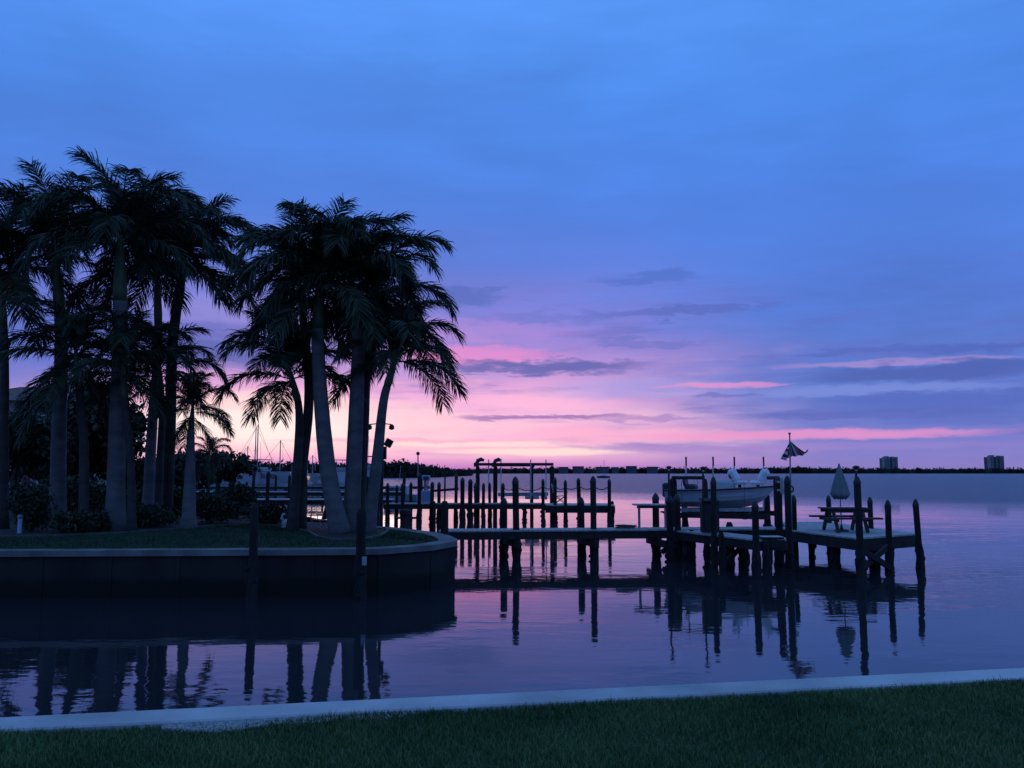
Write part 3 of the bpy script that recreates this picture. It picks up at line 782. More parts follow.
# front finger pier of the right hand dock
f0, f1 = (X(671,28.2),27.4), (X(757,23.7),23.7)
fd = (Vector((f1[0],f1[1],0))-Vector((f0[0],f0[1],0))).normalized(); fn = Vector((fd.y*-1,fd.x,0))
if fn.x < 0: fn = -fn
g0, g1 = (f0[0]+fn.x*.95,f0[1]+fn.y*.95), (f1[0]+fn.x*.95,f1[1]+fn.y*.95)
root = thing('finger_pier', ((f0[0]+f1[0])/2,(f0[1]+f1[1])/2,ZD), 'short sloping looking finger pier in front of the lifted boat', 'dock')
decking(root, f0, f1, g0, g1, ZD-.01)
beam(root,(f0[0]+fn.x*.05,f0[1]+fn.y*.05,ZD-.18),(f1[0]+fn.x*.05,f1[1]+fn.y*.05,ZD-.18),.06,.25,'stringer')
beam(root,(g0[0]-fn.x*.05,g0[1]-fn.y*.05,ZD-.18),(g1[0]-fn.x*.05,g1[1]-fn.y*.05,ZD-.18),.06,.25,'stringer')
beam(root,(f1[0]-.0,f1[1]-.04,ZD-.18),(g1[0],g1[1]-.04,ZD-.18),.06,.25,'end_beam')
sq = P(770.5,537.5,23.95); mb = MB(); mb.box((sq.x,sq.y,sq.z),(.60,.5,.05)); mb.box((sq.x,sq.y-.27,sq.z-.15),(.60,.04,.20)); mb.build('boarding_step', M['timber'], root)
mb = MB(); mb.box((sq.x,sq.y-.02,sq.z+.031),(.58,.5,.012)); mb.build('step_board', M['deck'], root)
for px, d_, py, rr in ((669.0,27.0,497.5,.15),(676.8,27.6,496,.13),(712.5,25.5,478.8,.12),(720,24.6,532,.13),(754,23.0,503,.125),(690,27.2,530,.13),(764,23.6,541,.12),(741,25.6,536,.12)):
    pile(root, X(px,d_), d_, pz(py,d_), rr, cap=py < 510)
beam(root,(X(660,27.6),27.5,.25),(X(676,27.2),27.2,ZD-.3),.07,.16,'cross_brace')
beam(root,(X(720,24.6),24.6,.15),(X(741,25.4),25.4,ZD-.3),.07,.14,'cross_brace')
# electrical cabinet on the finger pier
q = Vector((X(708.5,26.2),26.2,ZD-.01))
root = thing('utility_cabinet', q, 'dark upright cabinet box beside the finger pier pile', 'cabinet')
mb = MB(); mb.box(q+Vector((0,0,.49)),(.52,.34,.92),bev=.02); mb.build('body', M['timber'], root)
mb = MB(); mb.box(q+Vector((0,-.18,.5)),(.40,.02,.78),bev=.006); dr = mb.build('door', M['dark_metal'], root)
mb = MB(); mb.box(q+Vector((.14,-.2,.5)),(.03,.03,.14)); mb.build('handle', M['metal'], dr)
mb = MB(); mb.add([q+Vector(p) for p in ((-.27,-.22,.96),(.27,-.22,.96),(.27,.22,1.02),(-.27,.22,1.02),(-.27,-.22,.99),(.27,-.22,.99),(.27,.22,1.06),(-.27,.22,1.06))],[(3,2,1,0),(4,5,6,7),(0,1,5,4),(1,2,6,5),(2,3,7,6),(3,0,4,7)]); mb.build('lid', M['timber'], root)

# platform with the picnic table
root = thing('platform_dock', (10.7,27,ZD), 'square timber platform dock under the closed umbrella', 'dock')
p_nl, p_nr = G(858,538.2,ZD), G(918,533.6,ZD)
p_l = G(792,530.3,ZD); p_fl = G(781,522.2,ZD); p_fr = G(826,521.6,ZD)
p_ml = p_l.lerp(p_fl,.45)
p_mr = p_nr.lerp(p_fr,.62)
decking(root, p_nl, p_l, p_nr, p_nr.lerp(p_fr,.45), ZD+.002)
decking(root, p_l, p_fl, p_nr.lerp(p_fr,.452), p_fr, ZD+.002)
def rim(a, b_, h_=.26, nm='stringer'):
    a = Vector((a.x,a.y,ZD-.05-h_/2)); b_ = Vector((b_.x,b_.y,ZD-.05-h_/2)); beam(root,a,b_,.07,h_,nm)
c0 = Vector((10.6,27.2,0))
def ins(p, k=.03): return Vector((p.x,p.y,0)).lerp(c0,k)
rim(ins(p_nl),ins(p_l),.30); rim(ins(p_l),ins(p_fl)); rim(ins(p_nl),ins(p_nr),.34); rim(ins(p_nr),ins(p_fr)); rim(ins(p_fl),ins(p_fr))
for k in (.35,.7): rim(p_nl.lerp(p_l,k), p_nr.lerp(p_fr,.45*k), .2, 'joist')
PILES = [(777.5,25.6,478.6,.15),(787,24.6,477.8,.125),(792.5,27.6,497,.12),(827.5,31.4,497,.125),(857,23.3,478.3,.14),(868.5,28.3,498.6,.115),(886,24.35,502,.125),(915,25.1,501.2,.125),(809,28.5,541,.11),(832,25.6,541,.15),(872,26.5,541,.12)]
for px, d_, py, rr in PILES:
    ln = (-.008,0) if px == 857 else ((-.012,0) if px > 900 else (0,0))
    pile(root, X(px,d_), d_, pz(py,d_), rr, cap=py < 510, lean=ln)
xl, xr = X(857,23.4), X(886,24.3)
beam(root,(xl,23.45,.15),(xr,24.35,.72),.07,.16,'cross_brace'); beam(root,(xl,23.35,.72),(xr,24.28,.12),.07,.16,'cross_brace')
q = P(886,514,24.2); mb = MB(); mb.tube([q+Vector((-.03,0,-.12)),q+Vector((.0,-.01,.0)),q+Vector((.04,0,.16))],.012,6); mb.build('cleat_rope', M['rope'], root)
# pale guide board between the two tall piles
q = P(782,486,24.9); mb = MB(); mb.box(q,(.085,.03,.46),bev=.006)
mb.box(q+Vector((-.06,.03,.12)),(.14,.03,.05)); mb.box(q+Vector((-.06,.03,-.12)),(.14,.03,.05)); mb.box(q+Vector((.07,.03,-.12)),(.14,.03,.05))
tag(mb.build('guide_board', M['white_pvc'], loc=q), 'narrow pale board fixed between the two tall piles', 'board')

# lamps on pile tops
def pile_lamp(px, d_, y0, y1, label):
    a, b_ = P(px,y0,d_), P(px,y1,d_)
    r_ = thing('pile_lamp', a, label, 'lamp', 'small lamps on the right hand dock')
    mb = MB(); mb.tube([a,b_-Vector((0,0,.10))],.03,8); mb.build('post', M['dark_metal'], r_)
    mb = MB(); mb.tube([b_-Vector((0,0,.105)),b_-Vector((0,0,.06)),b_-Vector((0,0,.055)),b_-Vector((0,0,.03)),b_],[.04,.075,.105,.10,.03],12); mb.build('lamp_shade', M['dark_metal'], r_)
    mb = MB(); mb.tube([b_-Vector((0,0,.15)),b_-Vector((0,0,.107))],.035,10); mb.build('lens', M['lens'], r_)
pile_lamp(668.8,27.0,497.5,465.8,'small flat lamp on the pile beside the work table')
pile_lamp(703,26.0,500.5,466.5,'small flat lamp on a long thin post above the cabinet')
pile_lamp(856,23.3,478,465.5,'small flat lamp on the tall pile right of the umbrella')

# flagpole and flag
fp = Vector((X(789.6,27.5),27.5,ZD))
ft = P(789.6,434.5,27.5)
root = thing('flagpole', fp, 'slim pale flagpole at the corner of the platform dock', 'flagpole')
mb = MB(); mb.tube([fp,ft],[.034,.024],10); mb.build('pole', M['metal'], root)
mb = MB(); mb.ball(ft+Vector((0,0,.03)),.045); mb.build('finial', M['metal'], root)
q = P(791.5,489,27.45); mb = MB()
mb.tube([q+Vector((math.cos(a)*.06,.0,math.sin(a)*.09)) for a in [i*.5236 for i in range(13)]],.025,6); mb.build('halyard_cleat', M['dark_metal'], root)
def fpt(px,py,dy=0): return P(px,py,27.5+dy)
m, ft_, fb = newmat('flag_canton')
at_ = ft_.nodes.new('ShaderNodeTexCoord'); vo = ft_.nodes.new('ShaderNodeTexVoronoi'); vo.inputs['Scale'].default_value = 22
rp = ft_.nodes.new('ShaderNodeValToRGB'); rp.color_ramp.interpolation = 'CONSTANT'
rp.color_ramp.elements[0].color = (.6,.6,.62,1); rp.color_ramp.elements[1].color = (.012,.018,.07,1); rp.color_ramp.elements[1].position = .22
ft_.links.new(at_.outputs['Object'], vo.inputs['Vector']); ft_.links.new(vo.outputs['Distance'], rp.inputs[0]); ft_.links.new(rp.outputs[0], fb.inputs['Base Color']); fb.inputs['Roughness'].default_value = .9
M['canton'] = m
mb = MB()
apex = (790.2,440.5)
# right half: stripes follow the outer edge; left half: stripes lie across the fall of the cloth
rp_ = [(789.2,457.5),(792.5,456.0),(796,456.6),(799,455.2),(802,456),(804,454.6),(805.2,452.6)]
NR = 18
edge = []
for i in range(NR+1):
    f = i/NR*(len(rp_)-1); j = min(int(f),len(rp_)-2); k = f-j
    edge.append((rp_[j][0]*(1-k)+rp_[j+1][0]*k, rp_[j][1]*(1-k)+rp_[j+1][1]*k))
NS = 10
def cloth(edge, across):
    grid = []
    for r_ in range(NS+1):
        s = r_/NS; row = []
        for i, (ex,ey) in enumerate(edge):
            f = i/(len(edge)-1)
            ax, ay = apex[0]+(f-.5)*.6*across, apex[1]+.6*abs(f)
            wob = (.16*math.sin(f*11)+.06*math.sin(s*7+f*3))*s
            row.append(fpt(ax+(ex-ax)*s, ay+(ey-ay)*s+.5*math.sin(s*math.pi)*(f*across), wob))
        grid.append(row)
    return grid
g_ = cloth(edge, 1); n = len(edge)
vs = [p for r_ in g_ for p in r_]
for r_ in range(NS):
    for i in range(n-1):
        cm = 0 if (i*9//(n-1)) % 2 == 0 else 1
        if i > n-8 and r_ < 0: cm = 2
        mb.add([vs[r_*n+i],vs[r_*n+i+1],vs[(r_+1)*n+i+1],vs[(r_+1)*n+i]],[(0,1,2,3)],cm)
le = [(780.3,459.0),(783,459.6),(786.2,461.0),(787,458.4),(789.2,457.5)]
NS = 14
g_ = cloth(le, -1); n = len(le); vs = [p for r_ in g_ for p in r_]
for r_ in range(NS):
    for i in range(n-1):
        cm = 2 if r_ < 5 else (0 if (r_//2) % 2 == 1 else 1)
        mb.add([vs[r_*n+i],vs[r_*n+i+1],vs[(r_+1)*n+i+1],vs[(r_+1)*n+i]],[(0,1,2,3)],cm)
tail = [fpt(804.8,452.8),fpt(806.3,452.2,.05),fpt(807.6,450.2,-.03),fpt(808,449.4,.02)]
mb.tube(tail,[.03,.025,.02,.008],5,mi=0)
fl = mb.build('flag', [M['red'],M['white_cloth'],M['canton']], loc=fpt(*apex))
tag(fl, 'striped red white and blue flag hanging limp from the flagpole', 'flag')
md = fl.modifiers.new('thickness','SOLIDIFY'); md.thickness = .006

# picnic table and umbrella
tx, ty = X(843,26.9), 26.9
root = thing('picnic_table', (tx,ty,ZD), 'wooden picnic table with attached benches on the platform dock', 'table')
W_ = 1.40
mb = MB()
for i in range(5): mb.box((tx,ty-.32+i*.16,ZD+.72),(W_,.145,.045))
mb.build('tabletop', M['wood_furn'], root)
mb = MB()
for s in (-1,1): mb.box((tx,ty+s*.30,ZD+.645),(W_-.12,.04,.10))
mb.box((tx+W_/2-.25,ty,ZD+.64),(.07,.56,.11)); mb.box((tx-W_/2+.25,ty,ZD+.64),(.07,.56,.11)); mb.build('apron', M['wood_furn'], root)
for s in (-1,1):
    mb = MB()
    for i in range(2): mb.box((tx,ty+s*(.66+i*.15),ZD+.44),(W_+.25,.135,.055))
    mb.build('bench', M['wood_furn'], root)
for e in (-1,1):
    xx = tx+e*(W_/2-.25)
    for s in (-1,1):
        a, b_ = Vector((xx,ty+s*.62,ZD+.0)), Vector((xx,ty+s*.22,ZD+.70)); dd = b_-a
        mb = MB(); mb.box((a+b_)/2+Vector((0,0,0)),(.06,.14,dd.length),rx=math.atan2(-dd.y,dd.z)); mb.build('leg', M['wood_furn'], root)
    mb = MB(); mb.box((xx+.046*e,ty,ZD+.385),(.04,1.6,.10)); mb.build('bench_support', M['wood_furn'], root)
ux, uy = X(839.3,26.9), 26.9
root = thing('patio_umbrella', (ux,uy,ZD), 'closed pale umbrella standing through the picnic table', 'umbrella')
zt, zb = pz(465.5,uy), pz(499,uy)
mb = MB(); mb.tube([(ux,uy,ZD+.03),(ux,uy,zt-.1)],.02,8); mb.build('pole', M['metal'], root)
mb = MB(); mb.tube([(ux,uy,ZD+.004),(ux,uy,ZD+.05),(ux,uy,ZD+.09),(ux,uy,ZD+.2)],[.22,.21,.05,.03],14); mb.build('base', M['dark_metal'], root)
mb = MB(); rings = []; n = 32
for i in range(15):
    s = i/14; z = zt+(zb-zt)*s; r_ = (.035+.245*min(1,s/.86)**.9)*(1 if s < .86 else 1-.45*((s-.86)/.14)**1.3)
    rings.append([Vector((ux+math.cos(a)*r_*(1+.16*math.cos(8*a)*min(1,s*2)),uy+math.sin(a)*r_*(1+.16*math.cos(8*a)*min(1,s*2)),z-(.02*math.cos(8*a) if i == 14 else 0))) for a in [2*math.pi*j/n for j in range(n)]])
rings.append([Vector((ux+(p.x-ux)*.35,uy+(p.y-uy)*.35,zb+.06)) for p in rings[-1]])
mb.loft(rings); mb.build('canopy', M['umbrella'], root, smooth=True)
mb = MB(); mb.ball((ux,uy,zt+.02),(.03,.03,.045),8,5); mb.build('finial', M['dark_metal'], root)

# ------------------------------------------------------------------ boat on its lift
bc = Vector((X(722,31.6),31.6,1.50)); hd = math.radians(-24)
root = thing('motor_boat', bc, 'white open motor boat raised on the lift at the right hand dock', 'boat', rz=hd)
Lb, Bb = 3.95, .92
def station(t):
    w_ = Bb*(1-max(0,(t-.40)/.60)**2.4)*(.93+.07*min(1,t*3)); w_ = max(w_,.03)
    keel = .52*max(0,(t-.55)/.45)**2.6; sheer = .66+.17*t*t; chine = .20+.30*t**2.5
    x = -Lb/2+Lb*t
    rake = .32*max(0,(t-.6)/.4)**2
    return x, w_, keel, chine, sheer, rake
mb = MB(); rings = []
for i in range(19):
    x, w_, ke, ch, sh, rk = station(i/18)
    cw = w_*(.86-.25*(i/18)**2)
    half = [(0,ke),(cw*.55,ke+(ch-ke)*.55),(cw,ch),(cw*1.02,ch+.03),(cw+(w_-cw)*.45,ch+(sh-ch)*.55),(w_,sh)]
    full = [(-y,z) for y,z in reversed(half)]+half[1:]
    inner = [(w_-.09 if w_ > .12 else w_*.3,sh),(w_-.12 if w_ > .15 else w_*.2,sh-.03-.27*(1 if i < 17 else .3)),(-(w_-.12) if w_ > .15 else -w_*.2,sh-.03-.27*(1 if i < 17 else .3)),(-(w_-.09) if w_ > .12 else -w_*.3,sh)]
    rings.append([Vector((x-rk*(1-(z-ke)/(sh-ke+1e-6))*.9+.0, y, z)) for y,z in full+inner])
mb.loft(rings)
hull = mb.build('hull', [M['gelcoat']], root, local=True, smooth=False)
mb = MB()
for s in (-1,1):
    pts = []
    for i in range(19):
        x, w_, ke, ch, sh, rk = station(i/18); pts.append((x,s*(w_+.012),sh-.035))
    mb.tube(pts,.028,6)
mb.build('rub_rail', M['dark_metal'], root, local=True)
mb = MB(); mb.box((.02,0,.78),(.85,.62,.46),ry=.06,bev=.09); cons = mb.build('console', M['gelcoat'], root, local=True)
mb = MB(); mb.box((.30,0,1.12),(.03,.56,.14),ry=-.4); mb.build('windscreen', M['glass'], cons, local=True)
mb = MB(); mb.box((-1.15,0,.74),(.42,.6,.22),bev=.07); mb.box((-1.36,0,.90),(.10,.58,.30),ry=-.2,bev=.04); mb.build('helm_seat', M['dark_metal'], root, local=True)
def pedestal(x, y, lean):
    mb = MB(); mb.tube([(x,y,.40),(x,y,.84)],.06,8); p_ = mb.build('seat_pedestal', M['dark_metal'], root, local=True)
    mb = MB(); mb.box((x+.02*lean,y,.92),(.50,.50,.15),bev=.06); mb.build('seat', M['vinyl'], p_, local=True)
    mb = MB()
    c_ = Vector((x-.20*lean,y,1.16)); mb.box(c_,(.30,.52,.54),ry=-.5*lean,bev=.10); mb.build('backrest', M['vinyl'], p_, local=True)
pedestal(.62,.05,1); pedestal(1.28,.0,-1)
mb = MB(); mb.box((-2.1,0,.62),(.26,.30,.55),bev=.06); mo = mb.build('outboard_motor', M['dark_metal'], root, local=True)
mb = MB(); mb.box((-2.1,0,.1),(.12,.08,.6),bev=.02); mb.box((-2.14,0,-.2),(.4,.05,.06)); mb.ball((-2.1,0,-.22),(.18,.06,.06),8,5); mb.build('lower_unit', M['dark_metal'], mo, local=True)
# the lift
root = thing('boat_lift', (bc.x,bc.y,0), 'boat lift with cradle beams and pale guide poles under the white boat', 'boat lift')
za = bc.z-.06
ca = Matrix.Rotation(hd,4,'Z')
def bl(x,y,z): 
    v = ca@Vector((x,y,0)); return Vector((bc.x+v.x,bc.y+v.y,z))
corners = [bl(-1.75,-1.5,0),bl(1.6,-1.5,0),bl(1.6,1.5,0),bl(-1.75,1.5,0)]
for px,dd,zz in ((673,30.2,2.58),(776.5,29.5,2.6),(684,33.6,1.95),(766,33.7,1.95)): pile(root,X(px,dd),dd,zz,.17,cap=False)
beam(root,P(672,477.8,30.2),P(704.5,477.8,29.7),.10,.12,'top_beam','timber'); beam(root,P(768,478,30.4),P(777.5,477.8,29.5),.10,.12,'top_beam','timber')
pile(root,X(705,29.7),29.7,2.56,.13,cap=False)
for x in (-1.2,1.0): beam(root,bl(x,-1.5,1.24),bl(x,1.5,1.24),.12,.16,'cradle_beam','timber')
for y in (-1.38,1.38): beam(root,bl(-1.85,y,1.26),bl(1.85,y,1.26),.10,.18,'side_beam','timber')
for y in (-.42,.42): beam(root,bl(-1.6,y,1.40),bl(1.35,y,1.40+.06),.14,.12,'bunk','deck')
for x in (-1.2,1.0):
    for y in (-1.4,1.4):
        mb = MB(); mb.tube([bl(x,y,1.32),bl(x,y,2.5)],.008,5); mb.build('cable', M['dark_metal'], root)
for px, dd in ((686,33.4),(713,33.3),(734.2,33.3),(763.4,33.0)):
    a, b_ = P(px,516,dd), P(px,457,dd); mb = MB(); mb.tube([a,b_],.03,8); gp = mb.build('guide_pole', M['white_pvc'], root)
    mb = MB(); mb.tube([b_-Vector((0,0,.35)),b_+Vector((0,0,.01))],.034,8); mb.build('tip_sleeve', M['red'], gp)

# ------------------------------------------------------------------ back dock (middle distance)
root = thing('back_dock', (X(500,49),49,ZD), 'long dark timber dock behind the walkway, with many piles and a boat hoist', 'dock')
D0, D1 = 49.0, 50.6
x0, x1 = X(384,D0), X(611,D0)
decking(root,(x0,D0),(X(545,D0),D0),(x0,D1),(X(545,D0),D1),1.0,n=90)
decking(root,(X(545,D0)+.01,47.4),(x1,47.2),(X(545,D0)+.01,50.4),(x1,50.4),.98,n=36)
for y in (D0+.05,D1-.05): beam(root,(x0,y,.82),(X(545,D0),y,.82),.08,.26,'stringer')
for y in (47.35,50.3): beam(root,(X(544,D0),y,.74),(x1,y-.1,.74),.1,.36,'stringer')
for px,d_,py,r_ in ((388,48.8,484,.15),(397,49.8,486,.14),(403,48.6,484,.15),(411,50.9,483,.15),(419.5,48.5,474,.17),(432.3,48.7,482.8,.17),(439.2,49.9,483,.15),(445,52,475,.08),(456.2,50.4,474.5,.15),(462.6,48.6,478.5,.2),(470.3,48.7,480,.19),(476,49.9,484,.16),(483.5,48.8,484,.14),(489.8,50.2,483.5,.14),(502.5,48.8,484,.15),(524.7,49.2,506,.15),(543,47.2,480,.15),(555,47.6,478.5,.16),(565.3,47.0,481,.15),(578.7,46.9,479,.16),(593.6,46.8,478,.16),(609,46.9,480,.16),(612,48.7,501,.13)):
    pile(root,X(px,d_),d_,pz(py,d_),r_*.86,cap=py < 500 and r_ > .1)
beam(root,(X(430,49),49.95,pz(491,50)),(X(457,49),50.35,pz(489,50)),.06,.14,'rail')
# hoist frame
root = thing('boat_hoist', (X(515,50.5),50.5,1), 'tall dark hoist frame with long top beam over the back dock', 'boat hoist')
zt = pz(466,51)
HP = [(477.8,51.0),(495.3,52.6),(531.6,54.5),(552,51.0)]
for px,d_ in HP:
    pile(root,X(px,d_),d_,zt+(d_-51)*.0,.175 if px != 531.6 else .14,cap=False,name='post',growth=False)
beam(root,(X(475,51),51,zt+.1),(X(553.5,51),51,zt+.1),.14,.17,'top_beam','timber')
beam(root,(X(494,52.6),52.6,zt+.06),(X(534,54.5),54.5,zt+.06),.14,.15,'top_beam','timber')
beam(root,(X(498,51.8),51.8,pz(494.5,51.8)),(X(548,51.8),51.8,pz(494,51.8)),.16,.22,'cradle_beam','aluminium')
mb = MB()
for px in (528,536,544): mb.box(P(px,497.5,51.6),(.34,1.2,.16))
mb.build('bunk', M['deck'], root)
for px,d_,s in ((477.5,51.0,1),(495,52.0,1)):
    q = P(px,462.6,d_)
    mb = MB(); mb.box((q.x-.08,q.y,zt+.08),(.28,.34,.26),bev=.04); mb.tube([(q.x-.05,q.y,zt+.16),(q.x+.02,q.y,zt+.32),(q.x+.22,q.y,zt+.40),(q.x+.40,q.y,zt+.33)],[.10,.12,.125,.07],10)
    mb.build('hoist_motor', M['dark_metal'], root)
for px,d_ in ((488.6,51.2),(501,51.3),(530.7,50.9),(546,51.2)):
    a, b_ = P(px,500,d_), P(px,459.5,d_); mb = MB(); mb.tube([a,b_],.035,6); mb.build('guide_pole', M['white_pvc'], root)
# rope slung from pile to pile
ptsx = [(504,49.0,488),(516,48.6,486.5),(543,47.2,486.5),(555,47.5,486),(565,46.9,487),(578.7,46.75,486),(593.6,46.65,486.5),(609,46.75,486)]
mb = MB(); pts = []
for (a,da,ya),(b2,db,yb) in zip(ptsx[:-1],ptsx[1:]):
    A_, B_ = P(a,ya,da), P(b2,yb,db)
    for k in range(8):
        t = k/8; q = A_.lerp(B_,t); q.z -= .24*4*t*(1-t)*min(1,(B_-A_).length/1.2); q.y -= .17; pts.append(q)
mb.tube(pts,.025,6)
tag(mb.build('rope', M['rope'], loc=pts[0]), 'sagging rope slung along the pile tops of the back dock', 'rope')
# pedestal, thin pole and chair on the back dock
d_ = 49.4; q = Vector((X(426.3,d_),d_,1.0))
root = thing('dock_pedestal', q, 'pale blue service pedestal standing on the back dock', 'pedestal')
mb = MB(); mb.box(q+Vector((0,0,.40)),(.52,.42,.70),bev=.03); mb.build('cabinet', M['panel_blue'], root)
mb = MB(); mb.box(q+Vector((-.05,0,1.0)),(.16,.2,.62),bev=.02); mb.box(q+Vector((.1,0,1.0)),(.06,.1,.62)); mb.build('neck', M['aluminium'], root)
mb = MB(); mb.box(q+Vector((.0,-.02,1.46)),(.46,.3,.30),bev=.04); mb.build('head', M['panel_blue'], root)
mb = MB(); mb.box(q+Vector((.0,-.19,1.46)),(.3,.02,.18)); mb.build('screen', M['glass'], root)
q = P(418,500,50.2); b_ = P(418,453.5,50.2)
root = thing('marker_pole', q, 'thin pole with a small ball top beside the pale blue pedestal', 'pole')
mb = MB(); mb.tube([q,b_],.035,6); mb.build('pole', M['metal'], root); mb = MB(); mb.ball(b_,.11,8,6); mb.build('ball', M['dark_metal'], root)
def chair(name, q, s, rz, label, m):
    root = thing(name, q, label, 'chair', rz=rz)
    def bar(pts, nm, r_=.018, mm='metal'):
        mb = MB(); mb.tube([Vector(p)*s for p in pts], r_*s, 6); return mb.build(nm, M[mm], root, local=True)
    for y in (-.27,.27):
        bar([(-.30,y,0),(.28,y,.42),(.32,y,.60)],'leg'); bar([(.30,y,0),(-.25,y,.42),(-.42,y,.98)],'leg')
        bar([(-.34,y,.62),(.34,y,.62)],'armrest',.025)
    mb = MB(); mb.box(Vector((.02,0,.41))*s,(.55*s,.5*s,.03*s),ry=-.06); mb.build('seat', M[m], root, local=True)
    mb = MB(); mb.box(Vector((-.345,0,.72))*s,(.03*s,.5*s,.58*s),ry=-.28); mb.build('backrest', M[m], root, local=True)
chair('deck_chair', Vector((X(560,48.6),48.6,.98)), 1.15, R(-10), 'pale deck chair among the piles at the end of the back dock', 'umbrella')
chair('garden_chair', Vector((X(321,26.6),26.6,ZP-.02)), .72, R(160), 'small folding chair standing left of the curved palm foot', 'dark_metal')

# ------------------------------------------------------------------ things on the point and mooring piles in front
q = Vector((X(382,28.0),28.0,ZP-.03)); zt = pz(426,28)
root = thing('light_pole', q, 'slim dark light pole with twin lamps and a floodlight behind the leaning palm', 'light pole')
mb = MB(); mb.tube([q,Vector((q.x,q.y,zt+.05))],[.06,.045],10); mb.build('pole', M['dark_metal'], root)
mb = MB(); mb.tube([(X(368.5,28),28,zt+.05),(X(380,28),28,zt+.09),(X(391,28),28,zt+.05)],.02,6); mb.build('crossarm', M['dark_metal'], root)
for px in (368.5,391):
    mb = MB(); mb.tube([(X(px,28),28,zt+.06),(X(px,28),28,zt+.0),(X(px,28),28,zt-.10),(X(px,28),28,zt-.13)],[.03,.085,.09,.02],10); la = mb.build('lamp', M['dark_metal'], root)
q2 = P(388,443,28); mb = MB(); mb.box(q2+Vector((.02,0,0)),(.24,.16,.26),ry=.5,bev=.02); mb.tube([(q.x,q.y,q2.z-.18),q2+Vector((-.04,0,-.12))],.02,6); mb.build('floodlight', M['dark_metal'], root)
mb = MB(); mb.box((q.x+.06,q.y-.02,pz(453,28)),(.16,.14,.42),bev=.01); mb.build('control_box', M['dark_metal'], root)
def mooring(px, py, d_, r_, label, lean=(0,0)):
    root = thing('mooring_pile', (X(px,d_),d_,0), label, 'pile')
    pile(root, X(px,d_), d_, pz(py,d_), r_, cap=False, name='shaft', lean=lean)
    return root
mooring(256,503.5,19.1,.13,'dark mooring pile in front of the sea wall, left of the palm trunks')
root = mooring(362,508.5,19.2,.135,'dark mooring pile with a white tag standing before the curved palm foot')
q = P(364.3,561,19.03); mb = MB(); mb.box(q,(.10,.02,.19),bev=.004); mb.build('tag_plate', M['gelcoat_old'], root)
q = Vector((X(406.5,27.1),27.1,ZP-.03))
root = thing('bollard', q, 'stout dark bollard post on the tip of the palm point', 'bollard')
mb = MB(); mb.tube([q,q+Vector((0,0,.42)),q+Vector((0,0,.46)),q+Vector((0,0,.58)),q+Vector((0,0,.62))],[.15,.14,.20,.20,.08],12); mb.build('post', M['timber'], root)
mb = MB(); mb.tube([q+Vector((-.32,0,.34)),q+Vector((.32,0,.34))],.035,8); mb.build('crossbar', M['dark_metal'], root)
q = Vector((X(289,27.6),27.6,ZP-.02))
root = thing('garden_ornament', q, 'small pale bird shaped ornament at the foot of the dark crossing palms', 'ornament')
mb = MB(); mb.ball(q+Vector((0,0,.14)),(.20,.13,.13),12,8)
mb.tube([q+Vector((-.13,0,.18)),q+Vector((-.20,0,.30)),q+Vector((-.15,0,.42)),q+Vector((-.10,0,.42))],[.055,.04,.035,.045],8)
mb.build('body', M['ornament'], root, smooth=True)
mb = MB(); mb.tube([q+Vector((-.07,0,.42)),q+Vector((.01,0,.40))],[.02,.006],6); mb.build('beak', M['rope'], root)
mb = MB(); mb.box(q+Vector((0,0,.015)),(.36,.26,.04),bev=.01); mb.build('base', M['concrete'], root)
q = Vector((X(23,25.0),25.0,ZP-.02))
root = thing('garden_light', q, 'short pale garden light post beside the clipped hedge', 'garden light')
mb = MB(); mb.tube([q,q+Vector((0,0,.42))],.06,10); mb.build('post', M['panel_blue'], root)
mb = MB(); mb.tube([q+Vector((0,0,.421)),q+Vector((0,0,.50)),q+Vector((0,0,.54))],[.075,.085,.03],10); mb.build('lamp_shade', M['aluminium'], root)

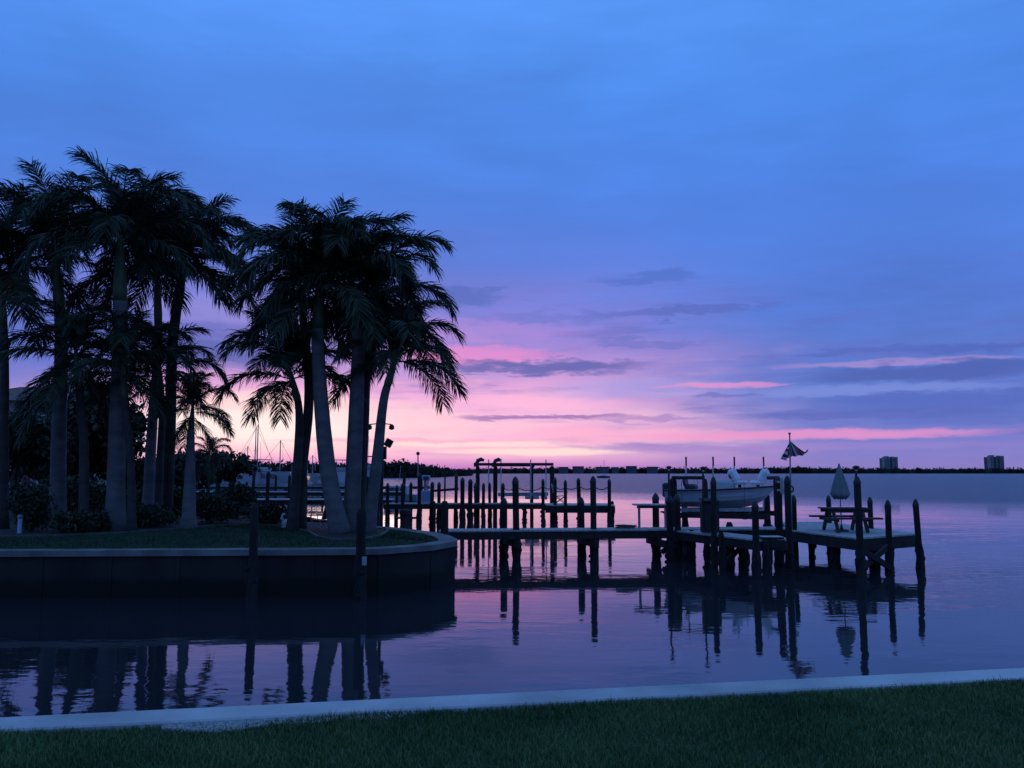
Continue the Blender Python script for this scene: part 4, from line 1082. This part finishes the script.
# ------------------------------------------------------------------ marina
def pier(px0, px1, d_, label, step=3.4):
    root = thing('marina_pier', (X(px0,d_),d_,1.0), label, 'pier', 'marina piers')
    a, b_ = X(px0,d_), X(px1,d_)
    decking(root,(a,d_),(b_,d_),(a,d_+1.8),(b_,d_+1.8),1.05,n=int((b_-a)/.3))
    beam(root,(a,d_+.1,.85),(b_,d_+.1,.85),.1,.3,'stringer')
    x = a; k = 0
    while x < b_:
        pile(root,x+rnd.uniform(-.3,.3),d_-.2,rnd.choice((2.2,2.5,2.8,2.4)),.17,cap=False,growth=False); x += step*rnd.uniform(.75,1.3)
        k += 1
pier(170,392,55,'nearest marina pier, seen through the palm trunks')
pier(140,405,76,'middle marina pier in front of the moored boats')
pier(150,430,106,'farthest marina pier beyond the moored boats',4.6)
def cruiser(loc, rz, s, label, group='boats moored at the marina', fly=True):
    root = thing('cabin_cruiser', loc, label, 'boat', group, rz=rz)
    L = 9.0; mb = MB(); rings = []
    for i in range(13):
        t = i/12; w_ = max(.04,1.5*(1-max(0,(t-.45)/.55)**2.3)); sh = 1.15+.5*t*t; ke = -.2+.9*max(0,(t-.7)/.3)**2
        x = -L/2+L*t
        rings.append([Vector(p)*s for p in ((x,-w_,sh),(x,-w_*.82,.15+ke*.5),(x,0,ke),(x,w_*.82,.15+ke*.5),(x,w_,sh))])
    mb.loft(rings); mb.build('hull', M['gelcoat_old'], root, local=True)
    mb = MB(); mb.add([Vector(p)*s for p in ((-2.6,-1.2,1.2),(2.2,-1.0,1.3),(2.2,1.0,1.3),(-2.6,1.2,1.2),(-2.4,-1.05,2.6),(.9,-.9,2.6),(.9,.9,2.6),(-2.4,1.05,2.6))],[(4,5,6,7),(0,1,5,4),(1,2,6,5),(2,3,7,6),(3,0,4,7),(3,2,1,0)])
    cb_ = mb.build('cabin', M['gelcoat_old'], root, local=True)
    mb = MB()
    for sg in (-1,1):
        for x in (-1.7,-.6,.4): mb.box(Vector((x,sg*(1.09-.03*(x+1.7)),2.05))*s,(.85*s,.06*s,.5*s),rx=sg*.1)
    mb.box(Vector((1.63,0,1.95))*s,(.06*s,1.6*s,.6*s),ry=-.78); mb.build('window', M['glass'], cb_, local=True)
    if fly:
        mb = MB(); mb.box(Vector((-.9,0,2.85))*s,(2.6*s,1.7*s,.5*s),bev=.1*s); mb.build('flybridge', M['gelcoat_old'], root, local=True)
        mb = MB(); mb.box(Vector((-1.1,0,4.0))*s,(2.6*s,1.9*s,.08*s)); bm_ = mb.build('bimini', M['canvas'], root, local=True)
        mb = MB()
        for x in (-2.1,-.1):
            for y in (-.85,.85): mb.tube([Vector((x,y,3.05))*s,Vector((x,y,4.0))*s],.025*s,5)
        mb.build('frame', M['metal'], bm_, local=True)
    mb = MB(); mb.tube([Vector((-.6,0,3.0))*s,Vector((-.9,0,6.2))*s],.02*s,5); mb.build('antenna', M['white_pvc'], root, local=True)
    mb = MB()
    for sg in (-1,1): mb.tube([Vector((.8,sg*1.45,1.9))*s,Vector((2.6,sg*1.1,2.0))*s,Vector((4.3,sg*.2,2.25))*s],.025*s,5)
    mb.build('bow_rail', M['metal'], root, local=True)
    return root
def sailboat(px, d_, ytop, rz, label):
    loc = Vector((X(px,d_),d_,0)); root = thing('sailboat', loc, label, 'sailboat', 'sailboats with bare masts', rz=rz)
    L = 8.5; mb = MB(); rings = []
    for i in range(13):
        t = i/12; w_ = max(.04,1.3*math.sin(math.pi*min(1,.28+.72*t))**.7) if t < 1 else .04; sh = .95+.25*(2*t-.9)**2; x = -L/2+L*t
        rings.append([Vector(p) for p in ((x,-w_,sh),(x,-w_*.75,.1),(x,0,-.35),(x,w_*.75,.1),(x,w_,sh))])
    mb.loft(rings); mb.build('hull', M['gelcoat_old'], root, local=True)
    mb = MB(); mb.box((-.2,0,1.2),(3.4,1.5,.5),bev=.15); cb_ = mb.build('cabin', M['gelcoat_old'], root, local=True)
    mb = MB()
    for sg in (-1,1):
        for x in (-1.2,-.3,.6): mb.box((x,sg*.76,1.25),(.5,.02,.18))
    mb.build('window', M['glass'], cb_, local=True)
    H = pz(ytop,d_); mb = MB(); mb.tube([(.7,0,1.1),(.7,0,H)],[.10,.075],8)
    mb.box((.7,0,H*.62),(.05,1.5,.05)); mb.build('mast', M['metal'], root, local=True)
    mb = MB(); mb.tube([(.7,0,2.2),(-2.9,0,2.3)],.06,6); mb.tube([(.5,0,2.36),(-1,0,2.42),(-2.7,0,2.42)],[.14,.17,.09],8); mb.build('boom', M['canvas'], root, local=True)
    mb = MB()
    for e in ((4.2,0,1.2),(-4.2,0,1.2)): mb.tube([(.7,0,H-.1),e],.022,4)
    mb.tube([(.7,0,H*.8),(.6,1.25,1.1)],.015,4); mb.tube([(.7,0,H*.8),(.6,-1.25,1.1)],.015,4); mb.build('rigging', M['dark_metal'], root, local=True)
sailboat(252,130,424,R(15),'sailboat with the left one of two tall close masts')
sailboat(259,136,427,R(175),'sailboat with the right one of two tall close masts')
sailboat(275,132,440,R(20),'sailboat with a shorter bare mast right of the close pair')
for px, d_, rz, s, fly, lab in ((206,114,R(8),1.0,True,'cabin cruiser half hidden by the young low palm'),
        ((238),122,R(185),1.0,True,'flybridge cruiser left of the two close masts'),
        (264,113,R(70),1.1,True,'flybridge cruiser seen end on below the two close masts'),
        (283,118,R(100),1.1,False,'cruiser without flybridge right of the short mast'),
        (301,112,R(95),1.0,True,'blue topped cruiser behind the dark crossing palms'),
        (317,120,R(80),1.0,False,'low cruiser just right of the dark crossing palms'),
        (331,126,R(12),.8,False,'low cruiser seen just left of the curved palm'),
        (349,116,R(80),1.1,True,'blue topped cruiser seen end on between two central palm trunks'),
        (369,112,R(95),1.2,True,'blue topped cruiser seen end on left of the leaning palm'),
        (396,84,R(165),.55,False,'small cruiser right of the leaning palm')):
    cruiser((X(px,d_),d_,0), rz, s, lab, fly=fly)
sailboat(316,142,455,R(160),'distant sailboat with a short thin mast left of the curved palm')
sailboat(243,150,446,R(30),'sailboat with a short mast left of the two close masts')
# small anchored yacht far out
q = P(603.5,478.0,400); loc = Vector((q.x,q.y,0))
root = thing('anchored_yacht', loc, 'tiny anchored yacht with bare mast far out on the bay', 'yacht')
mb = MB(); rings = []
for i in range(9):
    t = i/8; w_ = max(.05,.9*math.sin(math.pi*min(1,.3+.7*t))); x = -3+6*t
    rings.append([loc+Vector(p) for p in ((x,-w_,.95),(x,0,-.1),(x,w_,.95))])
mb.loft(rings); mb.build('hull', M['hull_grey'], root)
mb = MB(); mb.box(loc+Vector((-.2,0,1.15)),(2.4,1.0,.5),bev=.1); mb.build('cabin', M['gelcoat'], root)
mb = MB(); mb.tube([loc+Vector((.3,0,.8)),loc+Vector((.3,0,8.6))],.09,6); mb.build('mast', M['metal'], root)

# ------------------------------------------------------------------ far woods, shore and towers
def wood(name, segs, depth, leaf, n, label, seed):
    """segs: list of (px, dist, top pixel y); a belt of crowns following that skyline"""
    g = np.random.default_rng(seed); vs, ts, off = [], [], 0
    for i in range(n):
        f = g.random()*(len(segs)-1); j = int(f); k = f-j
        a, b_ = segs[j], segs[j+1]
        px = a[0]*(1-k)+b_[0]*k; d0 = a[1]*(1-k)+b_[1]*k; ty_ = a[2]*(1-k)+b_[2]*k
        dd = d0+g.random()*depth
        top = pz(ty_,d0); cl = leaf*3.2
        hgt = max(cl*.6, top*g.uniform(.55,1.0)*(1 if g.random() < .8 else 1.08)-cl*.5)
        x = X(px,d0)
        ncl = 12
        while hgt > 0:
            v, t = leaf_cloud(ncl,(x+g.normal()*cl*.3,dd,hgt),(cl*g.uniform(.7,1.3),cl,cl*g.uniform(.5,.8)),leaf,int(g.integers(1e9)),clumps=5,shell=.3)
            vs.append(v); ts.append(t+off); off += len(v); hgt -= cl*1.1
    v = np.concatenate(vs); v[:,2] = np.maximum(v[:,2],.05)
    o = np_mesh(name, v, np.concatenate(ts), M['far_leaf'])
    return tag(o, label, 'woods', kind='stuff')
segL = [(-250,330,450),(0,340,454),(120,350,457),(200,370,460),(240,380,461.5),(300,390,461),(345,400,463),(385,410,460.5),(405,415,462),(418,430,464),(436,470,466.5),(452,560,469.5),(470,640,470.4)]
mb = MB(); rings = []
for px,dd,ty_ in segL:
    h_ = pz(ty_,dd)*.62
    rings.append([Vector((X(px,dd+4),dd+4,-.3)),Vector((X(px,dd+7),dd+7,h_*.8)),Vector((X(px,dd+14),dd+14,h_)),Vector((X(px,dd+30),dd+30,-.3))])
mb.loft(rings)
tag(mb.build('wooded_bank', M['far_leaf']), kind='structure')
wood('mangrove_wood', segL, 12, .95, 1500, 'dark mangrove wood along the bank behind the marina', 61)
segF = [(430,1500,468.6),(500,1500,467.9),(560,1500,467.6),(640,1500,467.4),(700,1500,468),(760,1500,468),(800,1500,466.8),(812,1500,467.6),(900,1500,467.7),(1000,1500,467.8),(1100,1500,467.6),(1300,1500,467.8)]
mb = MB(); rings = []
for px,dd,ty_ in segF:
    h_ = pz(ty_,dd)*.72
    rings.append([Vector((X(px,dd+6),dd+6,-.3)),Vector((X(px,dd+12),dd+12,h_)),Vector((X(px,dd+60),dd+60,h_)),Vector((X(px,dd+400),dd+400,-.3))])
mb.loft(rings)
tag(mb.build('far_shore', M['far_leaf']), kind='structure')
wood('far_wood', segF, 30, 1.9, 2200, 'dark line of woods on the far shore across the bay', 62)
def tower(px0, px1, ytop, d_, label, bays, recess):
    a, b_ = X(px0,d_), X(px1,d_); H = pz(ytop,d_); w_ = b_-a; cx_ = (a+b_)/2
    root = thing('condo_tower', (cx_,d_+12,0), label, 'tower block')
    mb = MB(); mb.box((cx_,d_+14,H/2-1),(w_*.96,20,H-2)); mb.build('core', M['tower_dark'], root)
    n = bays
    for i in range(n):
        xx = a+w_*(i+.5)/n
        if i in recess: continue
        hh = H-(0 if i % 2 == 0 else 1.6)
        mb = MB(); mb.box((xx,d_+7,hh/2),(w_/n*.86,10 if i % 2 == 0 else 8,hh)); bay = mb.build('bay', M['tower'], root)
        mb = MB()
        for fl_ in range(int(H//3.1)-1):
            mb.box((xx,d_+1.9 if i % 2 == 0 else d_+2.9,4+fl_*3.1),(w_/n*.6,.25,1.5))
        mb.build('windows', M['tower_dark'], bay)
    mb = MB(); mb.box((cx_-w_*.15,d_+14,H-.2),(w_*.22,10,3.4)); mb.build('roof_house', M['tower'], root)
    mb = MB(); mb.box((cx_+w_*.3,d_+14,H-.6),(w_*.12,8,2.6)); mb.build('lift_house', M['tower'], root)
    for o_ in root.children: pass
tower(885.3,899,456.8,1570,'square pale tower block left of the two on the far shore',7,(3,))
tower(991.5,1005.5,455.8,1570,'pale tower block right of the two, near the photo edge',7,(2,4))
for px0,px1,yt,lab in ((559,568.5,467.4,'low far building, leftmost of the shore row beyond the hoist'),(573,584,466.8,'low far block with flat roof, second in the shore row'),(597,609,467.3,'wide low far building behind the tiny yacht'),(612,619,467.6,'small low far building just right of the tiny yacht'),(627,637,466.5,'pale low far block, tallest of the shore row'),(648,658,467.2,'low far building nearest the work table in the shore row')):
    d_ = 1490; a, b_ = X(px0,d_), X(px1,d_); H = pz(yt,d_)
    root = thing('shore_building', ((a+b_)/2,d_+8,0), lab, 'building', 'low buildings on the far shore')
    mb = MB(); mb.box(((a+b_)/2,d_+8,H/2),(b_-a,14,H)); mb.build('wall', M['shore_wall'], root)
    mb = MB(); mb.box(((a+b_)/2,d_+8,H+.5),((b_-a)*1.03,15,1.0)); mb.build('roof', M['tower_dark'], root)
    mb = MB()
    for fl_ in range(max(1,int(H//4))):
        mb.box(((a+b_)/2,d_+.8,3+fl_*3.6),((b_-a)*.9,.3,1.5))
    mb.build('windows', M['tower_dark'], root)
